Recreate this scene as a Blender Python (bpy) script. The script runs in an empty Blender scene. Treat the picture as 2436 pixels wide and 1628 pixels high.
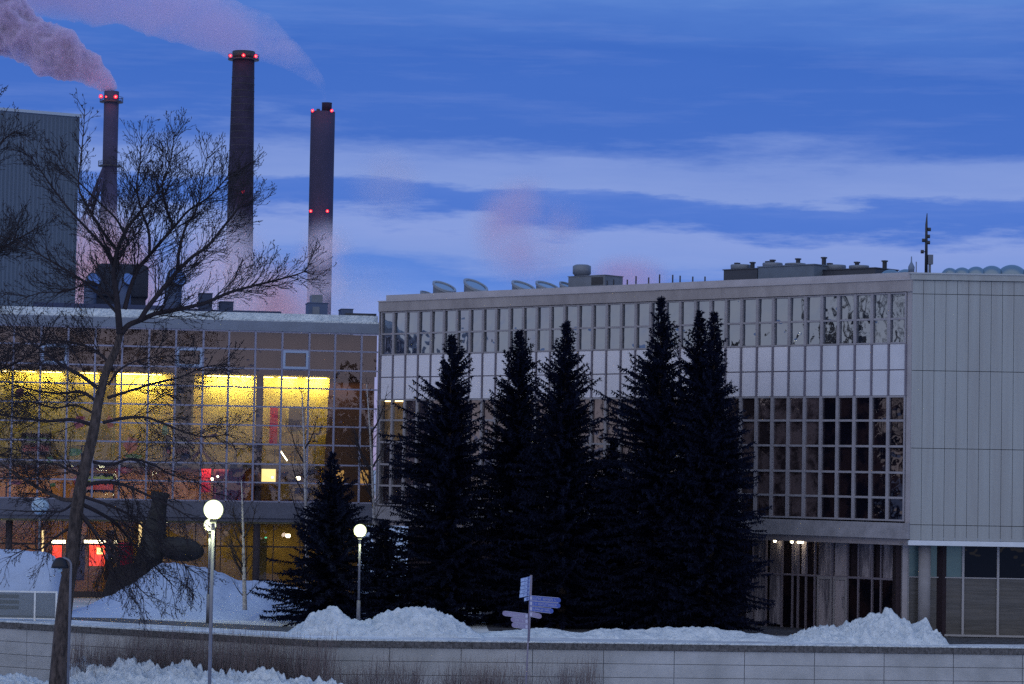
import bpy, math, random
from mathutils import Vector, noise
R = math.radians
rnd = random.Random(7)
sc = bpy.context.scene
COL = sc.collection

# ------------------------------------------------------------------ camera
F_PX = 6547.0; PITCH = 0.04652; ROLL = 0.0177; CH = 6.30; K = 2436/2346
_F = Vector((0, math.cos(PITCH), math.sin(PITCH)))
_U = Vector((0, -math.sin(PITCH), math.cos(PITCH)))
_X = Vector((1, 0, 0))
CX = _X*math.cos(ROLL) + _U*math.sin(ROLL)
CU = _U*math.cos(ROLL) - _X*math.sin(ROLL)
def ray(x, y):                       # x, y on the 2346 x 1568 reading of the photograph
    return _F + CX*((x*K-1218)/F_PX) + CU*((814-y*K)/F_PX)
def at(x, y, Y):                     # world point at depth Y
    r = ray(x, y); p = r*(Y/r.y); return Vector((p.x, Y, p.z+CH))
def atz(x, y, z):
    r = ray(x, y); t = (z-CH)/r.z; return Vector((r.x*t, r.y*t, z))
cd = bpy.data.cameras.new('camera'); cam = bpy.data.objects.new('camera', cd); COL.objects.link(cam)
from mathutils import Matrix
m = Matrix((CX, CU, -_F)).transposed().to_4x4(); m.translation = Vector((0, 0, CH))
cam.matrix_world = m
cd.sensor_width = 36; cd.lens = 36*F_PX/2436; cd.clip_start = 1; cd.clip_end = 20000
sc.camera = cam

# ------------------------------------------------------------------ materials
MATS = {}
def mat(name, col, rough=.7, var=.0, scale=3.0, bump=.0, bscale=None, metal=0, spec=.4, stretch=None, col2=None, emit=None, estr=0):
    if name in MATS: return MATS[name]
    M = bpy.data.materials.new(name); M.use_nodes = True; nt = M.node_tree; N = nt.nodes; L = nt.links
    b = N['Principled BSDF']; b.inputs['Roughness'].default_value = rough; b.inputs['Metallic'].default_value = metal
    b.inputs['Specular IOR Level'].default_value = spec
    b.inputs['Base Color'].default_value = (*col, 1)
    tc = N.new('ShaderNodeTexCoord'); mp = N.new('ShaderNodeMapping'); L.new(tc.outputs['Object'], mp.inputs[0])
    if stretch: mp.inputs['Scale'].default_value = stretch
    if var or col2:
        n = N.new('ShaderNodeTexNoise'); n.inputs['Scale'].default_value = scale; n.inputs['Detail'].default_value = 6; n.inputs['Roughness'].default_value = .65
        L.new(mp.outputs[0], n.inputs['Vector'])
        r = N.new('ShaderNodeValToRGB'); L.new(n.outputs['Fac'], r.inputs[0])
        c1 = [max(0, c*(1-var)) for c in col]; c2 = col2 or [min(1, c*(1+var)) for c in col]
        r.color_ramp.elements[0].position = .33; r.color_ramp.elements[1].position = .67
        r.color_ramp.elements[0].color = (*c1, 1); r.color_ramp.elements[1].color = (*c2, 1)
        L.new(r.outputs[0], b.inputs['Base Color'])
    if bump:
        n2 = N.new('ShaderNodeTexNoise'); n2.inputs['Scale'].default_value = bscale or scale*4; n2.inputs['Detail'].default_value = 5
        L.new(mp.outputs[0], n2.inputs['Vector'])
        bp = N.new('ShaderNodeBump'); bp.inputs['Strength'].default_value = min(1, bump); bp.inputs['Distance'].default_value = .05*max(1, bump)
        L.new(n2.outputs['Fac'], bp.inputs['Height']); L.new(bp.outputs[0], b.inputs['Normal'])
    if emit:
        b.inputs['Emission Color'].default_value = (*emit, 1); b.inputs['Emission Strength'].default_value = estr
    MATS[name] = M; return M

def glass(name, tint, refl, body, warp=.02, clear=0.0, rough=.02, var=None, vst=None):
    """window glass: reflecting coat over either clear glass or a dark/curtained room"""
    M = bpy.data.materials.new(name); M.use_nodes = True; nt = M.node_tree; N = nt.nodes; L = nt.links
    N.remove(N['Principled BSDF']); out = N['Material Output']
    tc = N.new('ShaderNodeTexCoord')
    g = N.new('ShaderNodeBsdfGlossy'); g.inputs['Color'].default_value = (*tint, 1); g.inputs['Roughness'].default_value = rough
    n = N.new('ShaderNodeTexNoise'); n.inputs['Scale'].default_value = .9; n.inputs['Detail'].default_value = 2; L.new(tc.outputs['Object'], n.inputs['Vector'])
    bp = N.new('ShaderNodeBump'); bp.inputs['Strength'].default_value = 1; bp.inputs['Distance'].default_value = warp
    L.new(n.outputs['Fac'], bp.inputs['Height']); L.new(bp.outputs[0], g.inputs['Normal'])
    d = N.new('ShaderNodeBsdfDiffuse'); d.inputs['Color'].default_value = (*body, 1)
    if var:
        n3 = N.new('ShaderNodeTexNoise'); n3.inputs['Scale'].default_value = var[1]; n3.inputs['Detail'].default_value = 8; n3.inputs['Roughness'].default_value = .7
        mp = N.new('ShaderNodeMapping'); mp.inputs['Scale'].default_value = vst or (1, 1, 1); L.new(tc.outputs['Object'], mp.inputs[0]); L.new(mp.outputs[0], n3.inputs['Vector'])
        r = N.new('ShaderNodeValToRGB'); r.color_ramp.elements[0].position = .45; r.color_ramp.elements[1].position = .56
        r.color_ramp.elements[0].color = (*body, 1); r.color_ramp.elements[1].color = (*var[0], 1)
        L.new(n3.outputs['Fac'], r.inputs[0]); L.new(r.outputs[0], d.inputs['Color'])
    inner = d
    if clear:
        t = N.new('ShaderNodeBsdfTransparent'); t.inputs['Color'].default_value = (.93, .93, .93, 1)
        mx = N.new('ShaderNodeMixShader'); mx.inputs[0].default_value = clear; L.new(d.outputs[0], mx.inputs[1]); L.new(t.outputs[0], mx.inputs[2]); inner = mx
    fr = N.new('ShaderNodeLayerWeight'); fr.inputs['Blend'].default_value = .25
    mr = N.new('ShaderNodeMath'); mr.operation = 'MULTIPLY_ADD'; mr.inputs[1].default_value = .5; mr.inputs[2].default_value = refl; mr.use_clamp = True
    L.new(fr.outputs['Fresnel'], mr.inputs[0])
    m2 = N.new('ShaderNodeMixShader'); L.new(mr.outputs[0], m2.inputs[0]); L.new(inner.outputs[0], m2.inputs[1]); L.new(g.outputs[0], m2.inputs[2])
    L.new(m2.outputs[0], out.inputs['Surface']); MATS[name] = M; return M

def emis(name, col, s):
    M = bpy.data.materials.new(name); M.use_nodes = True; N = M.node_tree.nodes; b = N['Principled BSDF']
    b.inputs['Base Color'].default_value = (*col, 1); b.inputs['Emission Color'].default_value = (*col, 1); b.inputs['Emission Strength'].default_value = s
    MATS[name] = M; return M

trim = mat('pale painted mullion', (.28, .275, .32), .5, .12, 2)
fascia = mat('grey fascia sheet', (.27, .25, .27), .6, .12, .8, stretch=(1, 1, .4), col2=(.36, .34, .36))
capm = mat('light roof edge flashing', (.38, .37, .42), .45, .1, 1.5)
pier = mat('corner trim', (.32, .31, .35), .6, .1, 1)
spand = mat('white enamel spandrel', (.68, .69, .80), .45, .05, .6)
spand_dim = mat('darker white spandrel', (.55, .57, .66), .5, .08, .6)  # darker copy for the bays nearest the corner
clad = mat('grey green cladding', (.30, .32, .345), .55, .10, 2.3, .15, 8, stretch=(1, 1, .06), col2=(.32, .355, .385))
dark_gap = mat('dark joint', (.05, .06, .07), .9)
slabm = mat('concrete slab edge', (.26, .26, .30), .8, .2, 1.5, .3, 12)
concrete = mat('retaining wall concrete', (.33, .35, .38), .85, .14, .55, .6, 18, col2=(.44, .46, .50))
coping = mat('rough dark stone coping', (.10, .10, .11), .95, .5, 9, 1, 20)
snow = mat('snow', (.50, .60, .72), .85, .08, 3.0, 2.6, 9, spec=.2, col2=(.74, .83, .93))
dirty_snow = mat('old snow with grit', (.40, .44, .52), .9, .2, 1.2, 1, 8, col2=(.74, .80, .92))
asphalt = mat('wet asphalt', (.035, .036, .042), .6, .4, 3, .4, 30, col2=(.12, .13, .16))
roofm = mat('dark roof felt', (.05, .05, .06), .9, .2, 2)
roofmetal = mat('galvanised roof metal', (.16, .19, .25), .55, .15, 1.2, metal=.2)
darkmetal = mat('dark painted metal', (.03, .035, .05), .5, .2, 2)
polem = mat('galvanised lamp pole', (.16, .17, .22), .5, .15, 3, metal=.3)
bronze = mat('dark bronze', (.008, .009, .012), .7, .3, 2, 1.2, 3, col2=(.03, .032, .04))
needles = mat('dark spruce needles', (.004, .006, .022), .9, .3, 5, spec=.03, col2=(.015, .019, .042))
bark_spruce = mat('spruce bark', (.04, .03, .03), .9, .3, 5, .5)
bark = mat('aspen bark', (.022, .018, .022), .9, .3, 7, 1.5, 14, stretch=(1, 1, .35), col2=(.10, .08, .08))
twig = mat('bare twig', (.022, .018, .026), .9, .2, 3)
birch = mat('birch bark', (.34, .33, .37), .8, .4, 3, .4, stretch=(1, 1, 3), col2=(.52, .52, .56))
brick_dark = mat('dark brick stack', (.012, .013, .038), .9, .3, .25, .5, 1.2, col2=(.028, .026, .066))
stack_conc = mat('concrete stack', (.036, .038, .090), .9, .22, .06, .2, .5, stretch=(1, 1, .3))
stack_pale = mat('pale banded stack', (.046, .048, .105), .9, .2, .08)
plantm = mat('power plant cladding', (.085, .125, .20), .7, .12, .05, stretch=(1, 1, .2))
yellowwall = mat('yellow plaster wall', (.50, .38, .07), .85, .12, 1.2, .3, 5, col2=(.66, .52, .12))
tanwall = mat('tan wall', (.45, .28, .12), .85, .2, .8)
brownpanel = mat('brown ceiling panel', (.085, .048, .034), .8, .35, .6)
browndim = mat('dim brown panel', (.14, .075, .045), .8, .2, .7)
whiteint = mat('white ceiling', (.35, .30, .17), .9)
floorm = mat('dark floor', (.10, .08, .05), .6, .2, 2)
redcloth = mat('red cloth', (.55, .01, .03), .8, .25, 3)
magenta = mat('magenta curtain', (.16, .008, .045), .8, .5, 2, stretch=(3, 3, .4))
greenpaper = mat('green paper', (.16, .33, .12), .8, .2, 3)
orangepaper = mat('orange paper', (.75, .22, .10), .8, .2, 3)
pinkpaper = mat('pink paper', (.45, .08, .12), .8, .2, 3)
darkthing = mat('dark upholstery', (.03, .02, .03), .8, .2, 3)
gl_up = glass('upper window glass', (.56, .68, .90), .28, (.028, .034, .048), .05, var=((.055, .055, .06), .8))
gl_lo = glass('lower window glass', (.50, .46, .52), .12, (.006, .006, .012), .03, var=((.022, .014, .018), .9))
gl_mauve = glass('mauve lower window glass', (.52, .48, .54), .15, (.030, .023, .028), .03, var=((.115, .088, .098), .9))  # curtains and mirrored sky are both put into the mauve body colour
gl_clear = glass('curtain wall glass', (.62, .58, .74), .10, (.05, .03, .03), .03, clear=.95)
gl_teal = glass('frosted teal glass', (.5, .7, .72), .12, (.05, .10, .13), .02, rough=.3)
gl_black = glass('black glass', (.4, .42, .5), .03, (.004, .004, .006), .03)
gl_screen = glass('screened glass', (.5, .5, .52), .08, (.06, .06, .06), .02, rough=.25, var=((.095, .095, .10), 2), vst=(.4, .4, 8))
gl_curt = glass('curtained glass', (.5, .5, .55), .08, (.16, .15, .19), .05, rough=.06, var=((.48, .44, .50), 2.2), vst=(1, 1, .12))
globe_lit = emis('lit opal globe', (1.0, .95, .60), 1.5)
_n = globe_lit.node_tree; _lw = _n.nodes.new('ShaderNodeLayerWeight'); _lw.inputs['Blend'].default_value = .35; _cr = _n.nodes.new('ShaderNodeValToRGB'); _cr.color_ramp.elements[0].color = (1, 1, .80, 1); _cr.color_ramp.elements[0].position = .35; _cr.color_ramp.elements[1].color = (.42, .50, .08, 1); _cr.color_ramp.elements[1].position = .75
_n.links.new(_lw.outputs['Facing'], _cr.inputs[0]); _n.links.new(_cr.outputs[0], _n.nodes['Principled BSDF'].inputs['Emission Color'])
globe_off = mat('unlit opal globe', (.35, .50, .66), .25, .15, 2)
redlamp = emis('red aircraft warning lamp', (1.0, .20, .13), 6)
halom = bpy.data.materials.new('red lamp halo'); halom.use_nodes = True; _n = halom.node_tree; _b = _n.nodes['Principled BSDF']; _b.inputs['Base Color'].default_value = (.6, .0, .03, 1); _b.inputs['Emission Color'].default_value = (1, .0, .08, 1); _b.inputs['Emission Strength'].default_value = .9; _b.inputs['Alpha'].default_value = .55
warm_lamp = emis('warm ceiling lamp', (1.0, .85, .55), 9)
tube_lamp = emis('fluorescent tube', (1.0, .86, .45), 5)
warmpanel = emis('brightly lit room', (1.0, .62, .12), 1.3)
redglow = emis('glowing red curtain', (1.0, .07, .03), 1.2)  # glow put into the red curtains, which are no lamps
signblue = mat('blue street name plate', (.05, .10, .40), .4, .1, 4)
signpale = mat('pale sign plate', (.30, .42, .72), .4, .1, 4)
signgrey = mat('grey lilac sign plate', (.24, .22, .38), .5, .1, 4)
signink = mat('sign lettering', (.42, .44, .62), .5)
signinkd = mat('dark sign lettering', (.08, .12, .34), .5)
greensign = emis('green exit lamp', (.15, .9, .5), 1.0)

# ------------------------------------------------------------------ mesh builder
class MB:
    def __init__(s): s.v = []; s.f = []; s.sm = False
    def quad(s, a, b, c, d):
        i = len(s.v); s.v += [tuple(a), tuple(b), tuple(c), tuple(d)]; s.f.append((i, i+1, i+2, i+3)); return s
    def poly(s, pts):
        i = len(s.v); s.v += [tuple(p) for p in pts]; s.f.append(tuple(range(i, i+len(pts)))); return s
    def hexa(s, p):                  # 8 points: bottom 4, top 4
        i = len(s.v); s.v += [tuple(q) for q in p]
        s.f += [(i, i+3, i+2, i+1), (i+4, i+5, i+6, i+7)] + [(i+k, i+(k+1) % 4, i+4+(k+1) % 4, i+4+k) for k in range(4)]; return s
    def box(s, x0, x1, y0, y1, z0, z1):
        return s.hexa([(x0, y0, z0), (x1, y0, z0), (x1, y1, z0), (x0, y1, z0), (x0, y0, z1), (x1, y0, z1), (x1, y1, z1), (x0, y1, z1)])
    def fbox(s, fr, u0, u1, d0, d1, z0, z1):
        P = fr.p; return s.hexa([P(u0, d0, z0), P(u1, d0, z0), P(u1, d1, z0), P(u0, d1, z0), P(u0, d0, z1), P(u1, d0, z1), P(u1, d1, z1), P(u0, d1, z1)])
    def tube(s, pts, rad, n=8, cap=True):
        pts = [Vector(p) for p in pts]; k = len(pts)
        if not isinstance(rad, (list, tuple)): rad = [rad]*k
        base = len(s.v); t0 = None
        for i, p in enumerate(pts):
            t = (pts[min(i+1, k-1)]-pts[max(i-1, 0)])
            if t.length < 1e-9: t = Vector((0, 0, 1))
            t.normalize()
            if t0 is None: a = t.orthogonal().normalized()
            else:
                a = a-t*a.dot(t)
                a = a.normalized() if a.length > 1e-6 else t.orthogonal().normalized()
            t0 = t; b = t.cross(a)
            for j in range(n):
                an = 2*math.pi*j/n; q = p+(a*math.cos(an)+b*math.sin(an))*rad[i]; s.v.append((q.x, q.y, q.z))
        for i in range(k-1):
            for j in range(n):
                j2 = (j+1) % n; s.f.append((base+i*n+j, base+i*n+j2, base+(i+1)*n+j2, base+(i+1)*n+j))
        if cap: s.f.append(tuple(base+j for j in reversed(range(n)))); s.f.append(tuple(base+(k-1)*n+j for j in range(n)))
        return s
    def sphere(s, c, r, nu=20, nv=12, sz=1):
        c = Vector(c); base = len(s.v)
        for i in range(1, nv):
            th = math.pi*i/nv
            for j in range(nu):
                ph = 2*math.pi*j/nu; s.v.append((c.x+r*math.sin(th)*math.cos(ph), c.y+r*math.sin(th)*math.sin(ph), c.z+r*sz*math.cos(th)))
        t = len(s.v); s.v += [(c.x, c.y, c.z+r*sz), (c.x, c.y, c.z-r*sz)]
        for i in range(nv-2):
            for j in range(nu):
                j2 = (j+1) % nu; s.f.append((base+i*nu+j, base+(i+1)*nu+j, base+(i+1)*nu+j2, base+i*nu+j2))
        for j in range(nu):
            j2 = (j+1) % nu; s.f.append((t, base+j, base+j2)); s.f.append((t+1, base+(nv-2)*nu+j2, base+(nv-2)*nu+j))
        s.sm = True; return s
    def build(s, name, M, parent=None, smooth=None):
        me = bpy.data.meshes.new(name); me.from_pydata(s.v, [], s.f); me.materials.append(M)
        if smooth or (smooth is None and s.sm): me.polygons.foreach_set('use_smooth', [True]*len(me.polygons))
        me.update(); o = bpy.data.objects.new(name, me); COL.objects.link(o)
        if parent is not None:
            o.parent = parent
            root = parent
            while root.parent is not None: root = root.parent
            o.matrix_parent_inverse = Matrix.Translation(-root.location)
            if parent.parent is not None: o.matrix_parent_inverse = Matrix.Identity(4)
            if parent.parent is None and parent.type == 'MESH': o.matrix_parent_inverse = Matrix.Identity(4)
        return o

def tag(o, label=None, cat=None, group=None, kind=None):
    if label: o['label'] = label
    if cat: o['category'] = cat
    if group: o['group'] = group
    if kind: o['kind'] = kind
    return o
def thing(name, label, cat, loc=(0, 0, 0), group=None):
    o = bpy.data.objects.new(name, None); o.location = loc; o.empty_display_size = .3; COL.objects.link(o)
    return tag(o, label, cat, group)
def copy_tree(o, loc, label=None, rotz=None, scale=None):
    c = o.copy(); COL.objects.link(c); c.location = loc
    if rotz is not None: c.rotation_euler.z = rotz
    if scale: c.scale = (scale,)*3
    if label: c['label'] = label
    for ch in list(o.children):
        d = ch.copy(); COL.objects.link(d); d.parent = c
        for g in list(ch.children):
            e = g.copy(); COL.objects.link(e); e.parent = d
    return c
def struct(o): o['kind'] = 'structure'; return o

class Frame:                         # a vertical wall plane: u runs along it, d points out of it, z up
    def __init__(s, o, e):
        s.o = Vector((o[0], o[1], 0)); e = Vector((e[0], e[1], 0)); s.len = (e-s.o).length
        s.u = (e-s.o).normalized(); s.n = Vector((-s.u.y, s.u.x, 0))
        if s.n.dot(-s.o) < 0: s.n = -s.n
    def p(s, u, d, z): q = s.o+s.u*u+s.n*d; return (q.x, q.y, z)
    def ux(s, x, y=1000, d=0):       # u where the sight line of picture column x meets the plane (moved out by d)
        r = ray(x, y); o = s.o+s.n*d; t = o.dot(s.n)/Vector((r.x, r.y, 0)).dot(s.n)
        return (Vector((r.x*t, r.y*t, 0))-o).dot(s.u)
    def zx(s, x, y, d=0):
        r = ray(x, y); o = s.o+s.n*d; t = o.dot(s.n)/Vector((r.x, r.y, 0)).dot(s.n); return CH+r.z*t

FR = Frame((15.70, 108.0), (-6.22, 128.72))
FL = Frame((-6.22, 128.73), (-32.0, 124.31))
FC = Frame((15.70, 108.0), (45.0, 108.0))

# ------------------------------------------------------------------ right building
B = thing('office_building', 'long grey building with bands of windows, white panels and a blank clad end wall', 'building', FR.p(15, -5, 0))
def part(name, mb, M, parent=None, smooth=None):
    return mb.build(name, M, parent if parent is not None else B, smooth)
ZT, ZF, ZU, ZM, ZW, ZS = 14.17, 13.58, 12.54, 11.55, 9.50, 4.56
# measured levels
z_roof, z_winTop, z_mid, z_whTop, z_whBot = 14.17, 13.58, 12.54, 11.55, 9.50
rows_lo = [9.50, 8.52, 7.50, 6.47, 5.48, 4.56]
umul = [FR.ux(x/K) for x in (2153.8, 902.7)]
NB = 36
U = [umul[0]+(umul[1]-umul[0])*i/NB for i in range(NB+1)]
# roof edge: fascia below, flashing strip above set a little back
m1 = MB(); m1.fbox(FR, -.02, FR.len-.01, -.4, .10, 13.60, 14.05); part('fascia', m1, fascia)
m1 = MB(); m1.fbox(FR, .0, FR.len-.35, -.6, -.06, 14.06, 14.37)
part('roof_edge', m1, capm)
m1 = MB()                             # fascia cap lip and shadow gap
m1.fbox(FR, -.02, FR.len+.02, -.35, .14, 14.052, 14.10); part('fascia_cap', m1, capm)
m1 = MB(); m1.poly([FR.p(-.0, -.5, 14.12), FR.p(FR.len-.4, -.5, 14.12), (2, 160, 14.12), (45, 150, 14.12), (45, 108.6, 14.12), (16, 108.6, 14.12)]); part('roof', m1, roofm)
m1 = MB(); m1.fbox(FR, FR.len-.06, FR.len-.0, -.5, .05, 0, 13.60); part('corner_trim', m1, pier)
m1 = MB(); m1.fbox(FR, 0, U[0]-.03, -.5, .0, 3.9, 13.60); part('corner_trim', m1, pier)
# back wall body (dark interior behind)
m1 = MB(); m1.fbox(FR, .1, FR.len-.1, -14, -.35, 4.0, 13.9); part('wall', m1, darkthing)
# windows per bay
def bay_window(i, zs, thick, glassm, name):
    u0, u1 = U[i], U[i+1]
    f = MB()
    w = .066
    f.fbox(FR, u0-.001, u0+w, -.10, .05, zs[-1], zs[0]); f.fbox(FR, u1-w, u1+.001-.002, -.10, .047, zs[-1], zs[0])
    for k, z in enumerate(zs):
        t = thick if 0 < k < len(zs)-1 else thick*.8
        z0, z1 = (z-t, z) if k == 0 else ((z, z+t) if k == len(zs)-1 else (z-t/2, z+t/2))
        f.fbox(FR, u0+w, u1-w, -.09, .03, z0, z1)
    fo = part(name, f, trim)
    g = MB()
    for k in range(len(zs)-1):
        tilt = rnd.uniform(-.008, .008)*(1 if glassm is gl_up else .3); t2 = rnd.uniform(-.008, .008)*(1 if glassm is gl_up else .3)
        a, b = zs[k+1]+.02, zs[k]-.02
        g.quad(FR.p(u0+w, -.05+tilt, a), FR.p(u1-w, -.05-tilt, a), FR.p(u1-w, -.05-tilt+t2, b), FR.p(u0+w, -.05+tilt+t2, b))
    g.build('pane', glassm, fo)
    return fo
for i in range(NB):
    bay_window(i, [z_winTop, z_mid, z_whTop], .075, gl_up, 'window')
curt_bays = {7, 8, 9, 33}
lit_bays = {34, 35}
gl_yel = glass('glass before a lit yellow wall', (.6, .6, .6), .05, (.03, .02, .02), .03, clear=.96)
for i in range(NB):
    bay_window(i, rows_lo, .085, gl_yel if i in lit_bays else (gl_lo if i < 5 else gl_mauve), 'window')
# room behind the two lit bays
m1 = MB()
m1.fbox(FR, U[34]-.1, U[36], -.34, -.32, 7.6, 9.45); part('room_wall', m1, tanwall)
m1 = MB(); m1.fbox(FR, U[34], U[36], -.30, -.28, 9.40, 9.44); part('room_lamp', m1, tube_lamp)
# spandrels
for i in range(NB):
    s_ = MB(); u0, u1 = U[i]+.05, U[i+1]-.05; j = .025
    zmid = 10.52
    s_.fbox(FR, u0, u1, -.08, .012, zmid+j, z_whTop-.015); s_.fbox(FR, u0, u1, -.08, .012, z_whBot+.015, zmid-j)
    part('spandrel_panel', s_, spand if i > 6 else spand_dim)
m1 = MB()
for i in range(NB+1): m1.fbox(FR, U[i]-.035, U[i]+.035, -.1, .06, z_whBot, z_whTop)
m1.fbox(FR, U[0], U[-1], -.1, -.03, z_whBot, z_whTop); part('mullion_cover', m1, mat('mullion between panels', (.16, .15, .20), .6, .1, 1))
# slab edge and canopy
m1 = MB(); m1.fbox(FR, -.0, FR.len-.06, -.6, .12, 3.88, 4.50); part('slab_edge', m1, slabm)
m1 = MB(); m1.fbox(FR, -.0, FR.len-.3, -2.6, -.25, 3.62, 3.86); part('soffit', m1, mat('soffit boards', (.34, .31, .34), .8, .15, 1.5))
# recessed ground floor front
D0 = -1.6
def gx(x): return FR.ux(1624/K+x/2.888/K, 1350, D0)      # columns read in the enlarged corner of the picture
zg_t, zg_m = 3.62, 2.20
m1 = MB(); m1.fbox(FR, -0.3, FR.len-.3, -9, D0-.25, 0, 3.62); part('ground_floor_core', m1, darkthing)
cols = [(430, 480, 'd'), (485, 570, 'c'), (590, 680, 'c'), (685, 752, 'k'), (757, 790, 'c'), (808, 845, 'c'), (850, 905, 'k'), (925, 1025, 'c'), (1035, 1130, 'c'), (1140, 1205, 'k'), (1210, 1300, 'c'), (1310, 1360, 'k'), (1370, 1485, 'c')]
fm = MB(); 
for a, b, kind in cols:
    u1, u0 = gx(a), gx(b)
    if kind == 'c':
        g = MB(); g.fbox(FR, u0+.03, u1-.03, D0-.06, D0-.03, zg_m+.03, zg_t-.05)
        o = part('transom_window', g, gl_curt)
    low = 925 <= a <= 1100
    g = MB(); g.fbox(FR, u0+.03, u1-.03, D0-.06, D0-.03, .12, zg_m-.05)
    if low:
        o = part('door', g, gl_curt)
        f = MB(); f.fbox(FR, u0, u0+.09, D0-.08, D0+.03, .02, zg_m); f.fbox(FR, u1-.09, u1, D0-.08, D0+.03, .02, zg_m)
        f.fbox(FR, u0+.09, u1-.09, D0-.08, D0+.03, zg_m-.12, zg_m); f.fbox(FR, u0+.09, u1-.09, D0-.08, D0+.03, .02, .16); f.build('door_frame', pier, o)
        h = MB(); c = u0+.16; h.tube([FR.p(c, D0+.03, .95), FR.p(c, D0+.09, 1.0), FR.p(c, D0+.09, 1.35), FR.p(c, D0+.03, 1.4)], .015, 6); h.build('handle', polem, o)
    else:
        part('window', g, gl_lo if a > 680 else gl_curt if a < 600 else gl_lo)
    fm.fbox(FR, u0-.03, u0+.03, D0-.08, D0+.02, 0, zg_t); 
fm.fbox(FR, gx(1500), gx(430), D0-.085, D0+.015, zg_m-.04, zg_m+.04)
part('ground_floor_frame', fm, mat('dim frame', (.22, .20, .26), .6))
m1 = MB()
for x in (655, 772, 830, 818, 842):
    c = FR.p(gx(x), D0+.25, 3.56); m1.sphere(c, .065, 10, 6)
part('downlight', m1, warm_lamp)
m1 = MB()
for x in (300, 700, 900): pass

# end wall with vertical cladding boards (one mesh: boards are the pattern of the wall)
m1 = MB(); m1.fbox(FC, .0, 29, -.5, -.06, 3.95, 14.05); part('end_wall_backing', m1, dark_gap)
m1 = MB(); w = .445; j = .008
zs_c = [3.98, 4.42, 7.0, 10.52, 13.55, 13.98]
zs_c = [CH-(1237-1093.7)*1.586e-4*108, CH-(1202-1093.7)*1.586e-4*108, CH+(1093.7-1027)*1.586e-4*108, CH+(1093.7-849)*1.586e-4*108, CH+(1093.7-673)*1.586e-4*108, 14.05]
for k in range(65):
    u0 = .0+k*w; 
    if k == 0: u0 = 0.003
    for a, b in zip(zs_c[:-1], zs_c[1:]):
        dz = rnd.uniform(-.004, .004)
        m1.fbox(FC, u0+j, (k+1)*w-j, -.055, .0+dz, a+(.012 if a > 4.2 else 0), b-.012)
part('end_wall', m1, clad)
m1 = MB(); m1.fbox(FC, -.06, 29.3, -.4, .09, 14.06, 14.29); part('end_wall_fascia', m1, clad)
m1 = MB(); m1.fbox(FC, -.10, 29.3, -.42, .13, 14.29, 14.34); part('end_wall_cap', m1, mat('flashing', (.36, .40, .46), .5))
m1 = MB(); m1.fbox(FC, -.05, 29.3, -.45, .06, zs_c[0]-.20, zs_c[0]-.01); part('white_sill_band', m1, mat('white metal band', (.60, .66, .76), .45, .05, 2))
ZB = zs_c[0]-.2
DC = -1.3
def cx(x): return FC.ux((1624+x/2.888)/K, 1350, DC)
def cz(y): return FC.zx(2200, (1085+y/2.888)/K, DC)
zc_m = cz(837); zc_b = .04
m1 = MB(); m1.fbox(FC, -.3, 29, -8, DC-.2, 0, ZB); part('end_ground_core', m1, darkthing)
m1 = MB(); m1.fbox(FC, -.3, 29, -5, -.46, ZB+.02, ZB+.05); part('end_soffit', m1, slabm)
ggm = {0: gl_teal, 1: gl_teal, 2: gl_black, 3: gl_black}
xs = [1545, 1690, 1925, 2165, 2405, 2645, 2885]
for k in range(len(xs)-1):
    a, b = cx(xs[k]), cx(xs[k+1])
    f = MB(); w_ = .045
    f.fbox(FC, a-w_, a+w_, DC-.1, DC+.05, .04, ZB); f.fbox(FC, a+w_, b-w_, DC-.1, DC+.04, .04, .12); f.fbox(FC, a+w_, b-w_, DC-.1, DC+.03, zc_m-.02, zc_m+.02)
    fo = part('window', f, mat('aluminium frame', (.36, .37, .42), .5))
    g = MB(); g.fbox(FC, a+w_, b-w_, DC-.06, DC-.03, zc_m+.02, ZB); g.build('pane', ggm.get(k, gl_black), fo)
    g = MB(); g.fbox(FC, a+w_, b-w_, DC-.06, DC-.03, .12, zc_m-.02); g.build('pane', gl_screen, fo)
m1 = MB(); m1.fbox(FC, cx(1505), cx(1540), DC-.2, DC+.15, 0, ZB); part('door_post', m1, pier)
m1 = MB(); cu = FC.ux((1624+1660/2.888)/K, 1350, -.75); m1.tube([FC.p(cu, -.75, 0), FC.p(cu, -.75, ZB)], .24, 20); part('column', m1, mat('concrete column', (.25, .25, .28), .8, .1, 2), smooth=True)
m1 = MB(); m1.fbox(FC, cx(1598)+.05, cx(1598)+.17, -.95, -.80, 2.45, 2.75); part('wall_lamp', m1, darkmetal)

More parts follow.
